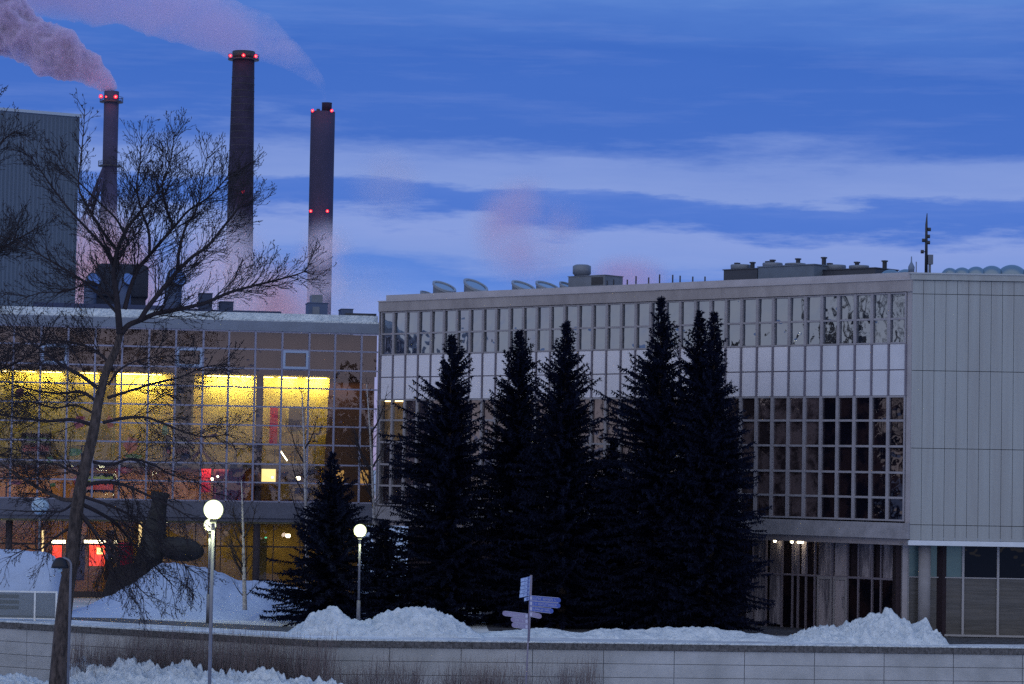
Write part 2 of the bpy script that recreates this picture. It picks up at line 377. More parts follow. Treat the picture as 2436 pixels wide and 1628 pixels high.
# ------------------------------------------------------------------ left building (glazed hall)
H = thing('glazed_hall', 'low building with a lit yellow hall behind a square grid of glass', 'building', FL.p(12, -5, 0))
def hp(name, mb, M, parent=None, smooth=None): return mb.build(name, M, parent if parent is not None else H, smooth)
rows = [12.53, 11.70, 10.80, 9.93, 9.04, 8.17, 7.30, 6.38, 5.52, 4.64]
sxs = [901, 856, 793, 731.5, 667, 603, 540, 479, 413.8, 349.7, 285.6, 221.6, 157, 92, 27]
UL = [FL.ux(x/K) for x in sxs]
stp = UL[-1]-UL[-2]
for k in range(4): UL.append(UL[-1]+stp)
UE = UL[-1]
for k in range(len(UL)-1):
    u0, u1 = UL[k], UL[k+1]; f = MB(); w_ = .042
    f.fbox(FL, u0, u0+w_, -.12, .06, rows[-1], rows[0]); f.fbox(FL, u1-w_, u1-.002, -.12, .055, rows[-1], rows[0])
    for r_, z in enumerate(rows):
        f.fbox(FL, u0+w_, u1-w_, -.08, .03, z-.034, z+.034)
    fo = hp('window', f, mat('blue grey glazing bar', (.24, .26, .40), .5))
    g = MB()
    for r_ in range(9):
        t1 = rnd.uniform(-.006, .006)
        g.quad(FL.p(u0+w_, -.03+t1, rows[r_+1]+.025), FL.p(u1-w_, -.03-t1, rows[r_+1]+.025), FL.p(u1-w_, -.03-t1, rows[r_]-.025), FL.p(u0+w_, -.03+t1, rows[r_]-.025))
    g.build('pane', gl_clear, fo)
    if k in (3, 7, 12):
        v = MB(); a, b = rows[2]+.02, rows[1]-.02; q = .11
        v.fbox(FL, u0+.04, u0+.04+q, -.05, .10, a, b); v.fbox(FL, u1-.04-q, u1-.04, -.05, .10, a, b)
        v.fbox(FL, u0+.04+q, u1-.04-q, -.05, .10, b-q, b); v.fbox(FL, u0+.04+q, u1-.04-q, -.05, .10, a, a+q)
        v.build('vent_sash', mat('light blue sash', (.30, .40, .62), .5), fo)
m1 = MB(); m1.fbox(FL, .03, UE, -.5, .06, 12.56, 13.02); hp('fascia', m1, mat('blue grey fascia', (.17, .21, .30), .6, .1, 1))
m1 = MB(); m1.fbox(FL, .03, UE, -.9, -.02, 13.02, 13.10); m1.fbox(FL, .03, UE, -1.2, -.4, 13.10, 13.42); hp('snowy_roof_edge', m1, snow)
m1 = MB(); m1.fbox(FL, .03, UE, -20, -1.2, 13.0, 13.25); hp('roof', m1, mat('blue roof', (.08, .11, .2), .8))
m1 = MB(); m1.fbox(FL, 4.4, 9.5, -3.2, -2.4, 13.25, 13.62); m1.fbox(FL, 9.5, 16, -3.2, -2.4, 13.25, 13.75); hp('roof_upstand', m1, mat('roof upstand', (.04, .06, .14), .7))
m1 = MB(); m1.fbox(FL, .03, 1.5, -1.5, -1.0, 13.46, 13.56); hp('roof_eave', m1, darkmetal)
m1 = MB(); m1.fbox(FL, .03, UE, -.5, .10, 3.87, 4.60); m1.fbox(FL, .03, UE, -.5, .02, 3.70, 3.868); hp('slab_edge', m1, mat('dark blue slab', (.10, .11, .16), .8, .2, 1))
# interior shell
m1 = MB(); m1.fbox(FL, .05, UE, -.60, -.42, 10.55, 12.5); hp('ceiling_fascia', m1, brownpanel)
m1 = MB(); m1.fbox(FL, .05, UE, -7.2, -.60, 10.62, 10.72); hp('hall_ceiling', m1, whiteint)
uslant = FL.ux(757, 845, -5.0); uslb = FL.ux(736, 1060, -5.0)
m1 = MB(); m1.fbox(FL, .05, UE, -5.2, -5.0, 4.64, 10.62); hp('back_wall', m1, yellowwall)
ua, ub = FL.ux(757, 845, -1.0), FL.ux(735, 1062, -1.0)
m1 = MB(); P = FL.p
m1.hexa([P(.06, -1.2, 4.64), P(ub-.1, -1.2, 4.64), P(ub-.1, -1.0, 4.64), P(.06, -1.0, 4.64), P(.06, -1.2, 10.6), P(ua, -1.2, 10.6), P(ua, -1.0, 10.6), P(.06, -1.0, 10.6)]); hp('dim_end_panel', m1, browndim)  # brown sheet standing for the dim corridor and reflections at this end
m1 = MB(); m1.fbox(FL, ub, UE, -5.0, -1.7, 6.15, 6.36); hp('mezzanine_floor', m1, floorm)
m1 = MB(); m1.fbox(FL, .05, UE, -5.0, -.15, 4.50, 4.62); hp('upper_floor', m1, floorm)
m1 = MB(); m1.fbox(FL, ub, UE, -4.2, -4.0, 4.62, 6.15); hp('lower_back_wall', m1, mat('orange tan wall', (.50, .26, .12), .85, .2, .8))
m1 = MB(); m1.tube([P(FL.ux(593, 1000, -1.0), -1.0, 0), P(FL.ux(593, 1000, -1.0), -1.0, 10.6)], .17, 14); hp('column', m1, mat('dark column', (.07, .06, .08), .7), smooth=True)
for x in (487, 345, 20):
    u_ = FL.ux(x, 1250, -1.6); m1 = MB(); m1.tube([P(u_, -1.6, 0), P(u_, -1.6, 3.72)], .16, 14); hp('column', m1, MATS['dark column'], smooth=True)
for x in (262, 398, 440):             # added cross walls that darken the gaps between lit stretches
    u_ = FL.ux(x, 900, -4); m1 = MB(); m1.fbox(FL, u_-.05, u_+.05, -4.99, -2.6 if x != 440 else -3.4, 6.37, 10.6); hp('shading_wall', m1, yellowwall)
# framed lower edge / shelf rails on the mezzanine
m1 = MB(); m1.fbox(FL, ub+.2, UE, -1.74, -1.70, 6.36, 6.44)
for k in range(24): m1.fbox(FL, ub+.2+k*.95, ub+.23+k*.95, -1.74, -1.70, 6.44, 7.25)
m1.fbox(FL, ub+.2, UE, -1.74, -1.70, 7.25, 7.29); hp('railing', m1, mat('olive rail', (.12, .10, .04), .6))
# tubes at the ceiling and the lights they give
def area(name, fr, u, d, z, su, sv, power, col, parent, rot='down'):
    ld = bpy.data.lights.new(name, 'AREA'); ld.shape = 'RECTANGLE'; ld.size = su; ld.size_y = sv; ld.energy = power; ld.color = col
    o = bpy.data.objects.new(name, ld); COL.objects.link(o)
    zaxis = Vector((0, 0, 1)) if rot == 'down' else (fr.n if rot == 'in' else -fr.n)
    if rot == 'wash': zaxis = (Vector((0, 0, 1))+fr.n*.9).normalized()
    xa = fr.u.copy(); ya = zaxis.cross(xa).normalized(); M_ = Matrix((xa, ya, zaxis)).transposed().to_4x4(); M_.translation = Vector(fr.p(u, d, z))
    o.parent = parent; o.matrix_parent_inverse = Matrix.Translation(-parent.location); o.matrix_basis = M_; return o
YEL = (1.0, .86, .28)
for x, pw, wid in ((728, 95, 1.0), (662, 60, .9), (617, 16, .5), (552, 95, 1.1), (500, 70, 1.0), (335, 110, 1.5), (285, 60, .9), (205, 26, .8), (120, 40, 1.0), (60, 34, 1.0), (5, 18, .8), (-60, 18, 1.0)):
    u_ = FL.ux(x, 850, -4.2)
    m1 = MB(); m1.fbox(FL, u_-wid/2, u_+wid/2, -4.80, -4.75, 10.55, 10.58); hp('ceiling_lamp', m1, tube_lamp)
    area('hall_light', FL, u_, -4.60, 10.48, wid*.9, .08, pw*.52, YEL, H, 'wash')
for u_ in (8, 12, 16, 20, 24): area('hall_light', FL, u_, -2.6, 6.1, 2.5, .5, 24, (1, .70, .30), H, 'down')
for u_ in (2.2, 5.0): area('hall_light', FL, u_, -3.0, 10.4, 1.0, .5, 10, (1, .55, .25), H, 'down')
area('hall_light', FL, 4.2, -.7, 6.0, 2.5, .15, 6, (1, .55, .3), H, 'down')
area('hall_light', FL, 2.2, -.55, 10.3, 3.5, .15, 9, (1, .55, .3), H, 'down')
# lower part right: lit kitchen window, counters, ceiling disks
def wallpic(name, x0, y0, x1, y1, d, M, lab=None, cat=None, parent=None, th=.03, grp=None):
    a, b = FL.ux(x1, y0, d), FL.ux(x0, y0, d); xm = (x0+x1)/2; zt, zb = FL.zx(xm, y0, d), FL.zx(xm, y1, d)
    m_ = MB(); m_.fbox(FL, a, b, d-th, d, zb, zt)
    if lab: return tag(m_.build(name, M), lab, cat, grp)
    return hp(name, m_, M, parent)
wallpic('partition_panel', 600, 1065, 735, 1145, -3.9, mat('dim tan wall', (.30, .2, .1), .8, .3, 2))
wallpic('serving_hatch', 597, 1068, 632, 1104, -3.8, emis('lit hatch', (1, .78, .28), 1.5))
wallpic('counter', 640, 1108, 740, 1145, -2.5, mat('counter front', (.28, .2, .06), .7, .3, 4))
wallpic('counter_recess', 676, 1118, 712, 1130, -2.45, darkthing)
for x in (770, 826):
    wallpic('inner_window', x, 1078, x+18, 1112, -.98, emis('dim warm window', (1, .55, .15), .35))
wallpic('door', 590, 1235, 612, 1330, -3.3, mat('olive door', (.22, .16, .06), .7))
for x, y, d in ((683, 1096, -1.3), (660, 1228, -1.5)):
    u_ = FL.ux(x, y, d); z_ = FL.zx(x, y, d); m1 = MB(); m1.tube([P(u_-.11, d, z_), P(u_-.07, d, z_), P(u_+.07, d, z_), P(u_+.11, d, z_)], [.03, .085, .085, .03], 12)
    hp('ceiling_lamp', m1, warm_lamp, smooth=True)
for x, y, d, r_ in ((486, 1098, -1.4, .07), (499, 1092, -1.4, .05), (624, 1094, -1.4, .05), (618, 1185, -1.4, .05)):
    u_ = FL.ux(x, y, d); z_ = FL.zx(x, y, d); m1 = MB(); m1.sphere(P(u_, d, z_), r_, 12, 8); hp('spot_lamp', m1, warm_lamp)
m1 = MB(); m1.sphere(P(FL.ux(609, 1232, -3.2), -3.2, FL.zx(609, 1232, -3.2)), .06, 10, 6, .6); hp('exit_lamp', m1, greensign)
# things in the hall
def banner(label, x0, y0, x1, y1, d, M):
    return wallpic('banner', x0, y0, x1, y1, d, M, label, 'banner')
banner('narrow bright red banner hanging on the yellow wall', 619, 932, 637, 1017, -4.8, redcloth)
banner('red cloth panel under the small lamps on the glazed floor', 462, 1061, 484, 1128, -2.8, mat('bright red cloth', (.7, .01, .05), .8, .3, 4))
fg = MB(); d_ = -1.5; cx_, cz_ = FL.ux(463, 1022, d_), FL.zx(463, 1022, d_)
def limb_(a, b, w):
    fg.tube([P(cx_-a[0], d_, cz_+a[1]), P(cx_-b[0], d_, cz_+b[1])], w, 8)
limb_((0, .45), (-.05, -.15), .11); limb_((-.05, -.15), (-.5, -.75), .07); limb_((-.05, -.15), (.5, -.8), .07); limb_((0, .4), (-.75, .15), .05); limb_((0, .4), (.7, .55), .05); fg.sphere(P(cx_, d_, cz_+.68), .13, 10, 8)
tag(fg.build('hanging_figure', mat('dusky red felt', (.12, .03, .03), .9)), 'dusky red stick figure hanging in the hall right of the bare trunk', 'decoration')
t_ = thing('stage_curtain', 'dark magenta curtain in folds beside the red cloth panel', 'curtain', P(FL.ux(520, 1100, -2.5), -2.5, 4.62))
m1 = MB(); ua_, ub_ = FL.ux(562, 1100, -2.5), FL.ux(488, 1100, -2.5); n_ = 60
for k in range(n_):
    f0, f1 = k/n_, (k+1)/n_; o0, o1 = .06*math.sin(f0*50), .06*math.sin(f1*50)
    m1.quad(P(ua_+(ub_-ua_)*f0, -2.5+o0, 4.64), P(ua_+(ub_-ua_)*f1, -2.5+o1, 4.64), P(ua_+(ub_-ua_)*f1, -2.5+o1, 6.1), P(ua_+(ub_-ua_)*f0, -2.5+o0, 6.1))
m1.build('cloth', magenta, t_)
deco = [
 ('large faded red paper shape high between the tree branches', 163, 948, 198, 985, pinkpaper), ('orange paper kite just right of the big trunk', 240, 950, 262, 985, orangepaper),
 ('round orange paper disc with a green rim on the hall wall', 283, 1000, 320, 1040, orangepaper), ('dark green paper leaf right of the orange disc', 370, 975, 386, 1000, greenpaper),
 ('pale green paper bush left of the trunk', 155, 1026, 190, 1046, greenpaper), ('small bright green paper ball far left of the trunk', 106, 1044, 122, 1062, greenpaper),
 ('green paper strip under the orange disc', 285, 1040, 330, 1052, greenpaper), ('small red paper flag low left of the trunk', 168, 1090, 186, 1116, pinkpaper),
 ('green paper hill low between two bars', 112, 1106, 130, 1116, greenpaper), ('dusky red paper roof at the far left', 22, 1100, 52, 1112, pinkpaper),
 ('wide pink paper cloud right of the trunk low down', 262, 1070, 310, 1086, pinkpaper), ('dark red paper strip high at the far left', 36, 888, 56, 912, pinkpaper)]
for lab, x0, y0, x1, y1, M_ in deco:
    d_ = -1.55; uc = FL.ux((x0+x1)/2, (y0+y1)/2, d_); zc = FL.zx((x0+x1)/2, (y0+y1)/2, d_); ru = abs(FL.ux(x1, y0, d_)-FL.ux(x0, y0, d_))/2; rz = abs(FL.zx(x0, y0, d_)-FL.zx(x0, y1, d_))/2
    n_ = rnd.choice((5, 7, 9, 12)); pts = []
    for k in range(n_):
        a_ = 2*math.pi*k/n_; q = rnd.uniform(.75, 1.1); pts.append((uc+ru*q*math.cos(a_), zc+rz*q*math.sin(a_)))
    m1 = MB(); m1.poly([P(u_, d_, z_) for u_, z_ in pts]); m1.poly([P(u_, d_-.02, z_) for u_, z_ in reversed(pts)])
    for k in range(n_):
        a_, b_ = pts[k], pts[(k+1) % n_]; m1.quad(P(a_[0], d_-.02, a_[1]), P(b_[0], d_-.02, b_[1]), P(b_[0], d_, b_[1]), P(a_[0], d_, a_[1]))
    tag(m1.build('paper_decoration', M_), lab, 'decoration', 'paper decorations behind the glass')
def chair(x, y, lab, flip=1):
    d_ = -1.45; u_, z_ = FL.ux(x, y, d_), 7.32 if y < 1020 else 4.62
    z_ = FL.zx(x, y+14, d_)
    t_ = thing('swivel_chair', lab, 'chair', P(u_, d_, z_), 'swivel chairs by the hall glass')
    m_ = MB(); m_.fbox(FL, u_-.22, u_+.22, d_-.22, d_+.2, z_+.36, z_+.43); m_.build('seat', darkthing, t_)
    m_ = MB(); b_ = u_-.24*flip; m_.hexa([P(b_-.03, d_-.2, z_+.42), P(b_+.03, d_-.2, z_+.42), P(b_+.03, d_+.2, z_+.42), P(b_-.03, d_+.2, z_+.42), P(b_-.03-.1*flip, d_-.16, z_+.85), P(b_+.03-.1*flip, d_-.16, z_+.85), P(b_+.03-.1*flip, d_+.16, z_+.85), P(b_-.03-.1*flip, d_+.16, z_+.85)]); m_.build('backrest', darkthing, t_)
    m_ = MB(); m_.tube([P(u_, d_, z_+.36), P(u_, d_, z_+.06)], .025, 6)
    for k in range(5):
        a_ = k*1.257; m_.tube([P(u_, d_, z_+.07), P(u_+.22*math.cos(a_), d_+.22*math.sin(a_), z_+.02)], .018, 5)
    m_.build('base', darkthing, t_)
chair(720, 1000, 'dark swivel chair at the right end of the yellow hall', 1)
chair(55, 1015, 'dark swivel chair at the far left of the yellow hall', 1)
m1 = MB(); d_ = -1.4; m1.tube([P(FL.ux(643, 1034, d_), d_, FL.zx(643, 1034, d_)), P(FL.ux(658, 1056, d_), d_, FL.zx(658, 1056, d_))], .03, 6); hp('tube_reflection', m1, warm_lamp)  # glowing rod standing for a tube lamp mirrored in the glass
for x0, y0, x1, y1, M_ in ((637, 935, 655, 1012, yellowwall), (662, 933, 700, 985, mat('grey door', (.12, .1, .08), .7))):
    wallpic('door', x0, y0, x1, y1, -4.85, M_)
# furniture on the two hall floors
def hall_table(u_, d_, z_):
    t = thing('round_cafe_table', 'small dark round table standing on a hall floor behind the glass', 'table', P(u_, d_, z_), 'small round tables in the hall')
    m_ = MB(); m_.tube([P(u_, d_, z_+.70), P(u_, d_, z_+.74)], .42, 18); m_.build('table_top', darkthing, t)
    m_ = MB(); m_.tube([P(u_, d_, z_+.02), P(u_, d_, z_+.70)], .035, 8); m_.build('leg', darkthing, t)
    m_ = MB(); m_.tube([P(u_, d_, z_), P(u_, d_, z_+.03)], .24, 16); m_.build('foot', darkthing, t)
    return t
for u_, d_, z_ in ((5.6, -.9, 4.62), (7.1, -1.0, 4.62), (11.2, -.9, 4.62), (14.4, -1.1, 4.62), (17.0, -.9, 4.62), (6.4, -2.3, 6.36), (9.8, -2.2, 6.36), (13.6, -2.4, 6.36)): hall_table(u_, d_, z_)
def shelf(u0, u1, d_, z_, h, lab):
    t = thing('bookshelf', lab, 'shelf', P((u0+u1)/2, d_, z_)); m_ = MB(); m_.fbox(FL, u0, u0+.04, d_-.3, d_, z_, z_+h); m_.fbox(FL, u1-.04, u1, d_-.3, d_, z_, z_+h); m_.fbox(FL, u0+.04, u1-.04, d_-.3, d_-.27, z_, z_+h)
    for k in range(4): m_.fbox(FL, u0+.04, u1-.04, d_-.27, d_-.005, z_+h*k/3.15, z_+h*k/3.15+.03)
    m_.build('case', darkthing, t); r_ = random.Random(int(u0*10)); q = 0
    for k in range(3):
        m_ = MB(); u_ = u0+.07
        while u_ < u1-.12: w_ = r_.uniform(.03, .07); hh = r_.uniform(.2, .3); m_.fbox(FL, u_, u_+w_, d_-.22, d_-.03, z_+h*k/3.15+.032, z_+h*k/3.15+.032+hh); u_ += w_+.004
        m_.build('books', (tanwall, pinkpaper, greenpaper)[k], t)
shelf(8.3, 9.6, -4.6, 6.36, 1.3, 'low bookshelf against the yellow wall left of the tall dark column')
shelf(15.0, 16.4, -4.6, 6.36, 1.3, 'low bookshelf against the yellow wall behind the bare trunk')
shelf(12.0, 13.5, -3.6, 4.62, 1.2, 'bookshelf on the lower hall floor right of the bare trunk')
# ground storey of the hall
DG = -2.4
m1 = MB(); m1.fbox(FL, .05, UE, DG-4.2, DG-4, 0, 3.75); hp('ground_back_wall', m1, mat('olive tan wall', (.34, .22, .08), .85, .4, .7))
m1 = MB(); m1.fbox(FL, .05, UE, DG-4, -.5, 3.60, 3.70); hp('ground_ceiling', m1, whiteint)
for k in range(len(UL)-1):
    u0, u1 = UL[k], UL[k+1]; f = MB(); w_ = .04
    f.fbox(FL, u0, u0+w_, DG-.06, DG+.04, .02, 3.6); f.fbox(FL, u0+w_, u1, DG-.05, DG+.03, 2.45, 2.52); f.fbox(FL, u0+w_, u1, DG-.05, DG+.03, .02, .3)
    fo = hp('ground_window', f, mat('dark glazing bar', (.06, .05, .06), .6))
    g = MB(); g.quad(P(u0+w_, DG, .3), P(u1, DG, .3), P(u1, DG, 3.6), P(u0+w_, DG, 3.6)); g.build('pane', gl_clear, fo)
for u_, pw, c_ in ((1.5, 5, (1, .6, .3)), (4, 14, YEL), (7, 15, YEL), (10, 14, YEL), (13, 9, (1, .55, .25)), (16, 8, (1, .45, .2)), (19, 8, (1, .5, .25)), (22, 9, (1, .6, .3))):
    area('hall_light', FL, u_, DG-2.6, 3.5, 1.6, .6, pw, c_, H, 'down')
def lowpic(nm, x0, y0, x1, y1, M_, d=DG-.35): return wallpic(nm, x0, y0, x1, y1, d, M_)
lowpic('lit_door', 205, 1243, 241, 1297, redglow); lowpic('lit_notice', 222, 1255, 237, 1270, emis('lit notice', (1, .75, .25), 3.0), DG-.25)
lowpic('red_panel', 120, 1250, 143, 1300, redglow); lowpic('red_panel', 272, 1243, 305, 1300, mat('crimson panel', (.75, .005, .08), .7, .2, 2))
lowpic('lamp_strip', 118, 1238, 150, 1245, warm_lamp, DG-.2); lowpic('lamp_strip', 193, 1238, 241, 1245, warm_lamp, DG-.2); lowpic('lamp_strip', 262, 1239, 270, 1245, warm_lamp, DG-.2)
lowpic('glow_pilaster', 318, 1185, 326, 1290, emis('warm pilaster', (1, .7, .3), 1.6))  # pilasters glow by their material, in place of light falling on them
lowpic('glow_pilaster', 96, 1215, 101, 1290, MATS['warm pilaster'])
lowpic('dark_door', 155, 1225, 196, 1330, mat('dark door', (.05, .03, .03), .7)); lowpic('dark_door', 243, 1215, 262, 1330, MATS['dark door'])
for x0, x1 in ((0, 95), (330, 470), (560, 610)): pass
m1 = MB(); c_ = P(FL.ux(228, 1185, -1.2), -1.2, FL.zx(228, 1185, -1.2))
for k in range(4): m1.sphere((c_[0], c_[1], c_[2]-.16+.1*k), .34-.08*abs(k-1.5), 18, 6, .12)
tag(m1.build('pendant_lamp', emis('pendant glow', (1, .92, .5), 4)), 'round lit pendant lamp of stacked rings over the red doors', 'lamp')

# ------------------------------------------------------------------ ground, terrace, wall
W1, W2, W3, W4 = atz(-60, 1418, 0.05), atz(172, 1425, 0.05), atz(728, 1463, .05), atz(2500, 1484, 0.05)
m1 = MB(); m1.box(-6000, 6000, -6000, 9000, -2.9, -2.4); g_ = struct(m1.build('ground', mat('trampled snow field', (.58, .66, .78), .9, .12, .3, .6, 3)))
def off(p, d): return Vector((p.x, p.y+d, 0))
WP = [Vector((-60, W1.y+2.0, 0)), off(W1, 0), off(W3, 0), off(W4, 0), Vector((70, W4.y+2, 0))]
m1 = MB(); top = [(p.x, p.y+.1, 0) for p in WP]+[(3000, 200, 0), (3000, 6000, 0), (-3000, 6000, 0), (-3000, 200, 0)]
m1.poly(top); bot = [(x, y, -2.5) for x, y, z in top]
for i in range(len(top)): a, b = top[i], top[(i+1) % len(top)]; m1.quad(bot[i], bot[(i+1) % len(top)], b, a)
struct(m1.build('terrace', mat('terrace snow', (.46, .51, .60), .9, .25, .5, .7, 5, col2=(.72, .78, .88))))
wall = thing('retaining_wall', 'low grey concrete panel wall with a dark stone coping topped with snow', 'wall', (WP[2].x, WP[2].y, -2.4))
mw, mc, ms, mg = MB(), MB(), MB(), MB()
for a, b in zip(WP[:-1], WP[1:]):
    L_ = (b-a).length; fr = Frame((b.x, b.y), (a.x, a.y)) if False else Frame((a.x, a.y), (b.x, b.y)); np_ = max(1, round(L_/2.75)); pw = L_/np_
    mg.fbox(fr, 0, L_, -.10, -.03, -2.5, -.24)
    for k in range(np_):
        for r_ in range(5):
            z1 = -.25-r_*.5; z0 = z1-.5
            mw.fbox(fr, k*pw+.012, (k+1)*pw-.012, -.03, 0+rnd.uniform(-.004, .004), z0+.010, z1-.010)
    nseg = int(L_/.35); 
    for k in range(nseg):
        u0, u1 = L_*k/nseg, L_*(k+1)/nseg; e = rnd.uniform(-.012, .012)
        mc.fbox(fr, u0+.004, u1-.004, -.25, .07+e, -.245, -.02+rnd.uniform(-.015, .01))
    ms.fbox(fr, 0, L_, -.25, .03, -.015, .05)
mw.build('concrete_panels', concrete, wall); mg.build('panel_joint', mat('wall joint', (.11, .12, .14), .9), wall); mc.build('coping', coping, wall); ms.build('snow_cap', snow, wall)

# walkway strips of asphalt
def strip(name, pts, z, M):
    m_ = MB(); m_.poly([(p.x, p.y, z) for p in pts]); return struct(m_.build(name, M))
def az(x, y): return atz(x, y, 0)
strip('walkway', [az(-100, 1412), az(170, 1421), az(730, 1452), az(690, 1438), az(400, 1424), az(170, 1412), az(-100, 1402)], .012, asphalt)
strip('walkway', [az(165, 1411), az(250, 1409), az(300, 1402), az(270, 1396), az(165, 1400)], .016, asphalt)
strip('walkway', [az(2120, 1476), az(2700, 1478), az(2700, 1450), az(2080, 1448)], .012, asphalt)
strip('walkway', [az(1120, 1446), az(2100, 1462), az(2050, 1440), az(1720, 1410), az(1100, 1400)], .012, mat('trodden dark ground', (.03, .03, .04), .9, .3, 1, col2=(.10, .11, .15)))

def fbm(x, y, s, o=4):
    v = 0; a = 1; t = 0
    for k in range(o): v += a*noise.noise(Vector((x*s, y*s, 3.7*k))); t += a; a *= .55; s *= 2.1
    return v/t
def pile(label, outline, Y, depth, zb, M=snow, lump=.16, lscale=1.6, res=.05, name='snow_pile', skew=.35, cat='snow pile', Yf=None):
    """heap of cleared snow: crest heights read along the outline, sloping off both ways in depth"""
    pts = [at(x, y, Yf(x) if Yf else Y) for x, y in outline]; ys_ = [p.y-Y for p in pts]; xs_ = [p.x for p in pts]; hs = [max(0, p.z-zb) for p in pts]
    x0, x1 = xs_[0], xs_[-1]; nx = max(8, int((x1-x0)/res)); ny = max(8, int(depth/res)); m_ = MB()
    def crest(x):
        for k in range(len(xs_)-1):
            if xs_[k] <= x <= xs_[k+1]:
                t = (x-xs_[k])/max(1e-6, xs_[k+1]-xs_[k]); t = t*t*(3-2*t)*.5+t*.5; return hs[k]*(1-t)+hs[k+1]*t
        return 0
    def shift(x):
        for k in range(len(xs_)-1):
            if xs_[k] <= x <= xs_[k+1]: return ys_[k]+(ys_[k+1]-ys_[k])*(x-xs_[k])/max(1e-6, xs_[k+1]-xs_[k])
        return ys_[-1]
    for j in range(ny+1):
        v = j/ny
        y = Y-depth*skew+depth*v
        q = (v-skew)/(skew if v < skew else 1-skew); prof = max(0, 1-abs(q)**1.5)
        for i in range(nx+1):
            x = x0+(x1-x0)*i/nx; h = crest(x)
            n1 = fbm(x, y, lscale, 4); n2 = abs(noise.noise(Vector((x*lscale*2.2, y*lscale*2.2, 9))))
            e = min(1, h/.35)
            n3 = abs(noise.noise(Vector((x*3.1, y*3.1, 4+lump))))+.5*abs(noise.noise(Vector((x*6.7, y*6.7, 14)))); vd = noise.voronoi(Vector((x*2.4, y*2.4, 2.0)))[0]; vd2 = noise.voronoi(Vector((x*6, y*6, 5.0)))[0]; z = h*prof*(1+.0*n1)+((.42-vd[0])*lump*1.4+(.42-vd2[0])*lump*.6)*e*min(1, prof*2.5)*(.35+.9*max(0, noise.noise(Vector((x*.9, y*.9, 1)))+.45))+(.32-n3)*lump*1.5*e*min(1, prof*3)+(n1*lump*1.3+(.5-n2)*lump*.8-lump*.25)*e*min(1, prof*2.5)
            yy = y+fbm(x, y+50, .7)*.15+shift(x)
            if j in (0, ny) or i in (0, nx): z = -.05
            m_.v.append((x, yy, zb+z))
    for j in range(ny):
        for i in range(nx):
            a = j*(nx+1)+i; m_.f.append((a, a+1, a+nx+2, a+nx+1))
    return tag(m_.build(name, M, smooth=True), label, cat, 'heaps of cleared snow')
pile('pointed snow heap at the foot of the small spruce and lamp', [(655, 1462), (690, 1430), (712, 1408), (740, 1400), (762, 1388), (785, 1402), (800, 1415), (830, 1424), (850, 1418), (862, 1440)], 104.3, 2.4, 0.03, lump=.13, skew=.42)
pile('broad rounded snow heap with a jagged crest right of the globe lamp', [(838, 1450), (856, 1418), (880, 1402), (915, 1393), (960, 1387), (1000, 1396), (1030, 1412), (1060, 1428), (1095, 1452), (1110, 1460)], 104.4, 2.6, 0.03, lump=.15, skew=.42)
pile('lumpy white snow heap in front of the entrance at the building corner', [(1790, 1470), (1850, 1445), (1885, 1432), (1920, 1440), (1940, 1425), (1965, 1418), (2000, 1402), (2030, 1400), (2060, 1412), (2095, 1432), (2118, 1422), (2140, 1440), (2162, 1462), (2168, 1474)], 105.2, 2.6, 0.03, lump=.20, lscale=1.9, skew=.42)
pile('long low snow ridge under the tall spruces behind the wall', [(1080, 1458), (1150, 1446), (1250, 1440), (1330, 1450), (1380, 1440), (1440, 1444), (1540, 1438), (1620, 1436), (1680, 1446), (1740, 1452), (1800, 1462)], 105.2, 2.0, 0.02, lump=.07, skew=.4, name='snow_ridge', cat='snow ridge')
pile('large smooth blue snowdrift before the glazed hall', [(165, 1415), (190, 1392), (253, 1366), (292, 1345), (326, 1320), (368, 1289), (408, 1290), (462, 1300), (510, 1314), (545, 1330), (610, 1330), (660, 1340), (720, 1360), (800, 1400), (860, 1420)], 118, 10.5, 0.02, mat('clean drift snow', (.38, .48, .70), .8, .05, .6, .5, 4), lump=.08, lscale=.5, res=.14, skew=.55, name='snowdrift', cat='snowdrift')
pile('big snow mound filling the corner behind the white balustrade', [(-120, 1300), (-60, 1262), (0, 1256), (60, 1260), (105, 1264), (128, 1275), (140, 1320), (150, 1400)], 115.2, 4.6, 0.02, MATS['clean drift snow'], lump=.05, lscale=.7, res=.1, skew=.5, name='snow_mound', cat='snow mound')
pile('churned snow bank at the foot of the wall beside the bare tree', [(100, 1590), (150, 1530), (190, 1512), (240, 1530), (300, 1513), (350, 1530), (420, 1512), (470, 1532), (560, 1540), (610, 1535), (680, 1556), (760, 1562), (840, 1590), (900, 1600)], 102.2, 3.0, -2.4, lump=.30, lscale=1.1, skew=.5, Yf=lambda x: (105.6-(x-172)*.01475) if x < 728 else 97.4, name='snow_bank', cat='snow bank')
pile('nearer smooth snow bank in the bottom left corner', [(-90, 1545), (-20, 1540), (60, 1556), (120, 1568), (200, 1572), (270, 1545), (330, 1552), (400, 1546), (450, 1560), (520, 1556), (610, 1566), (700, 1572), (800, 1610)], 99.0, 3.4, -2.4, lump=.22, lscale=.9, skew=.5, Yf=lambda x: 102.0-(x-172)*.01475, name='snow_bank', cat='snow bank')

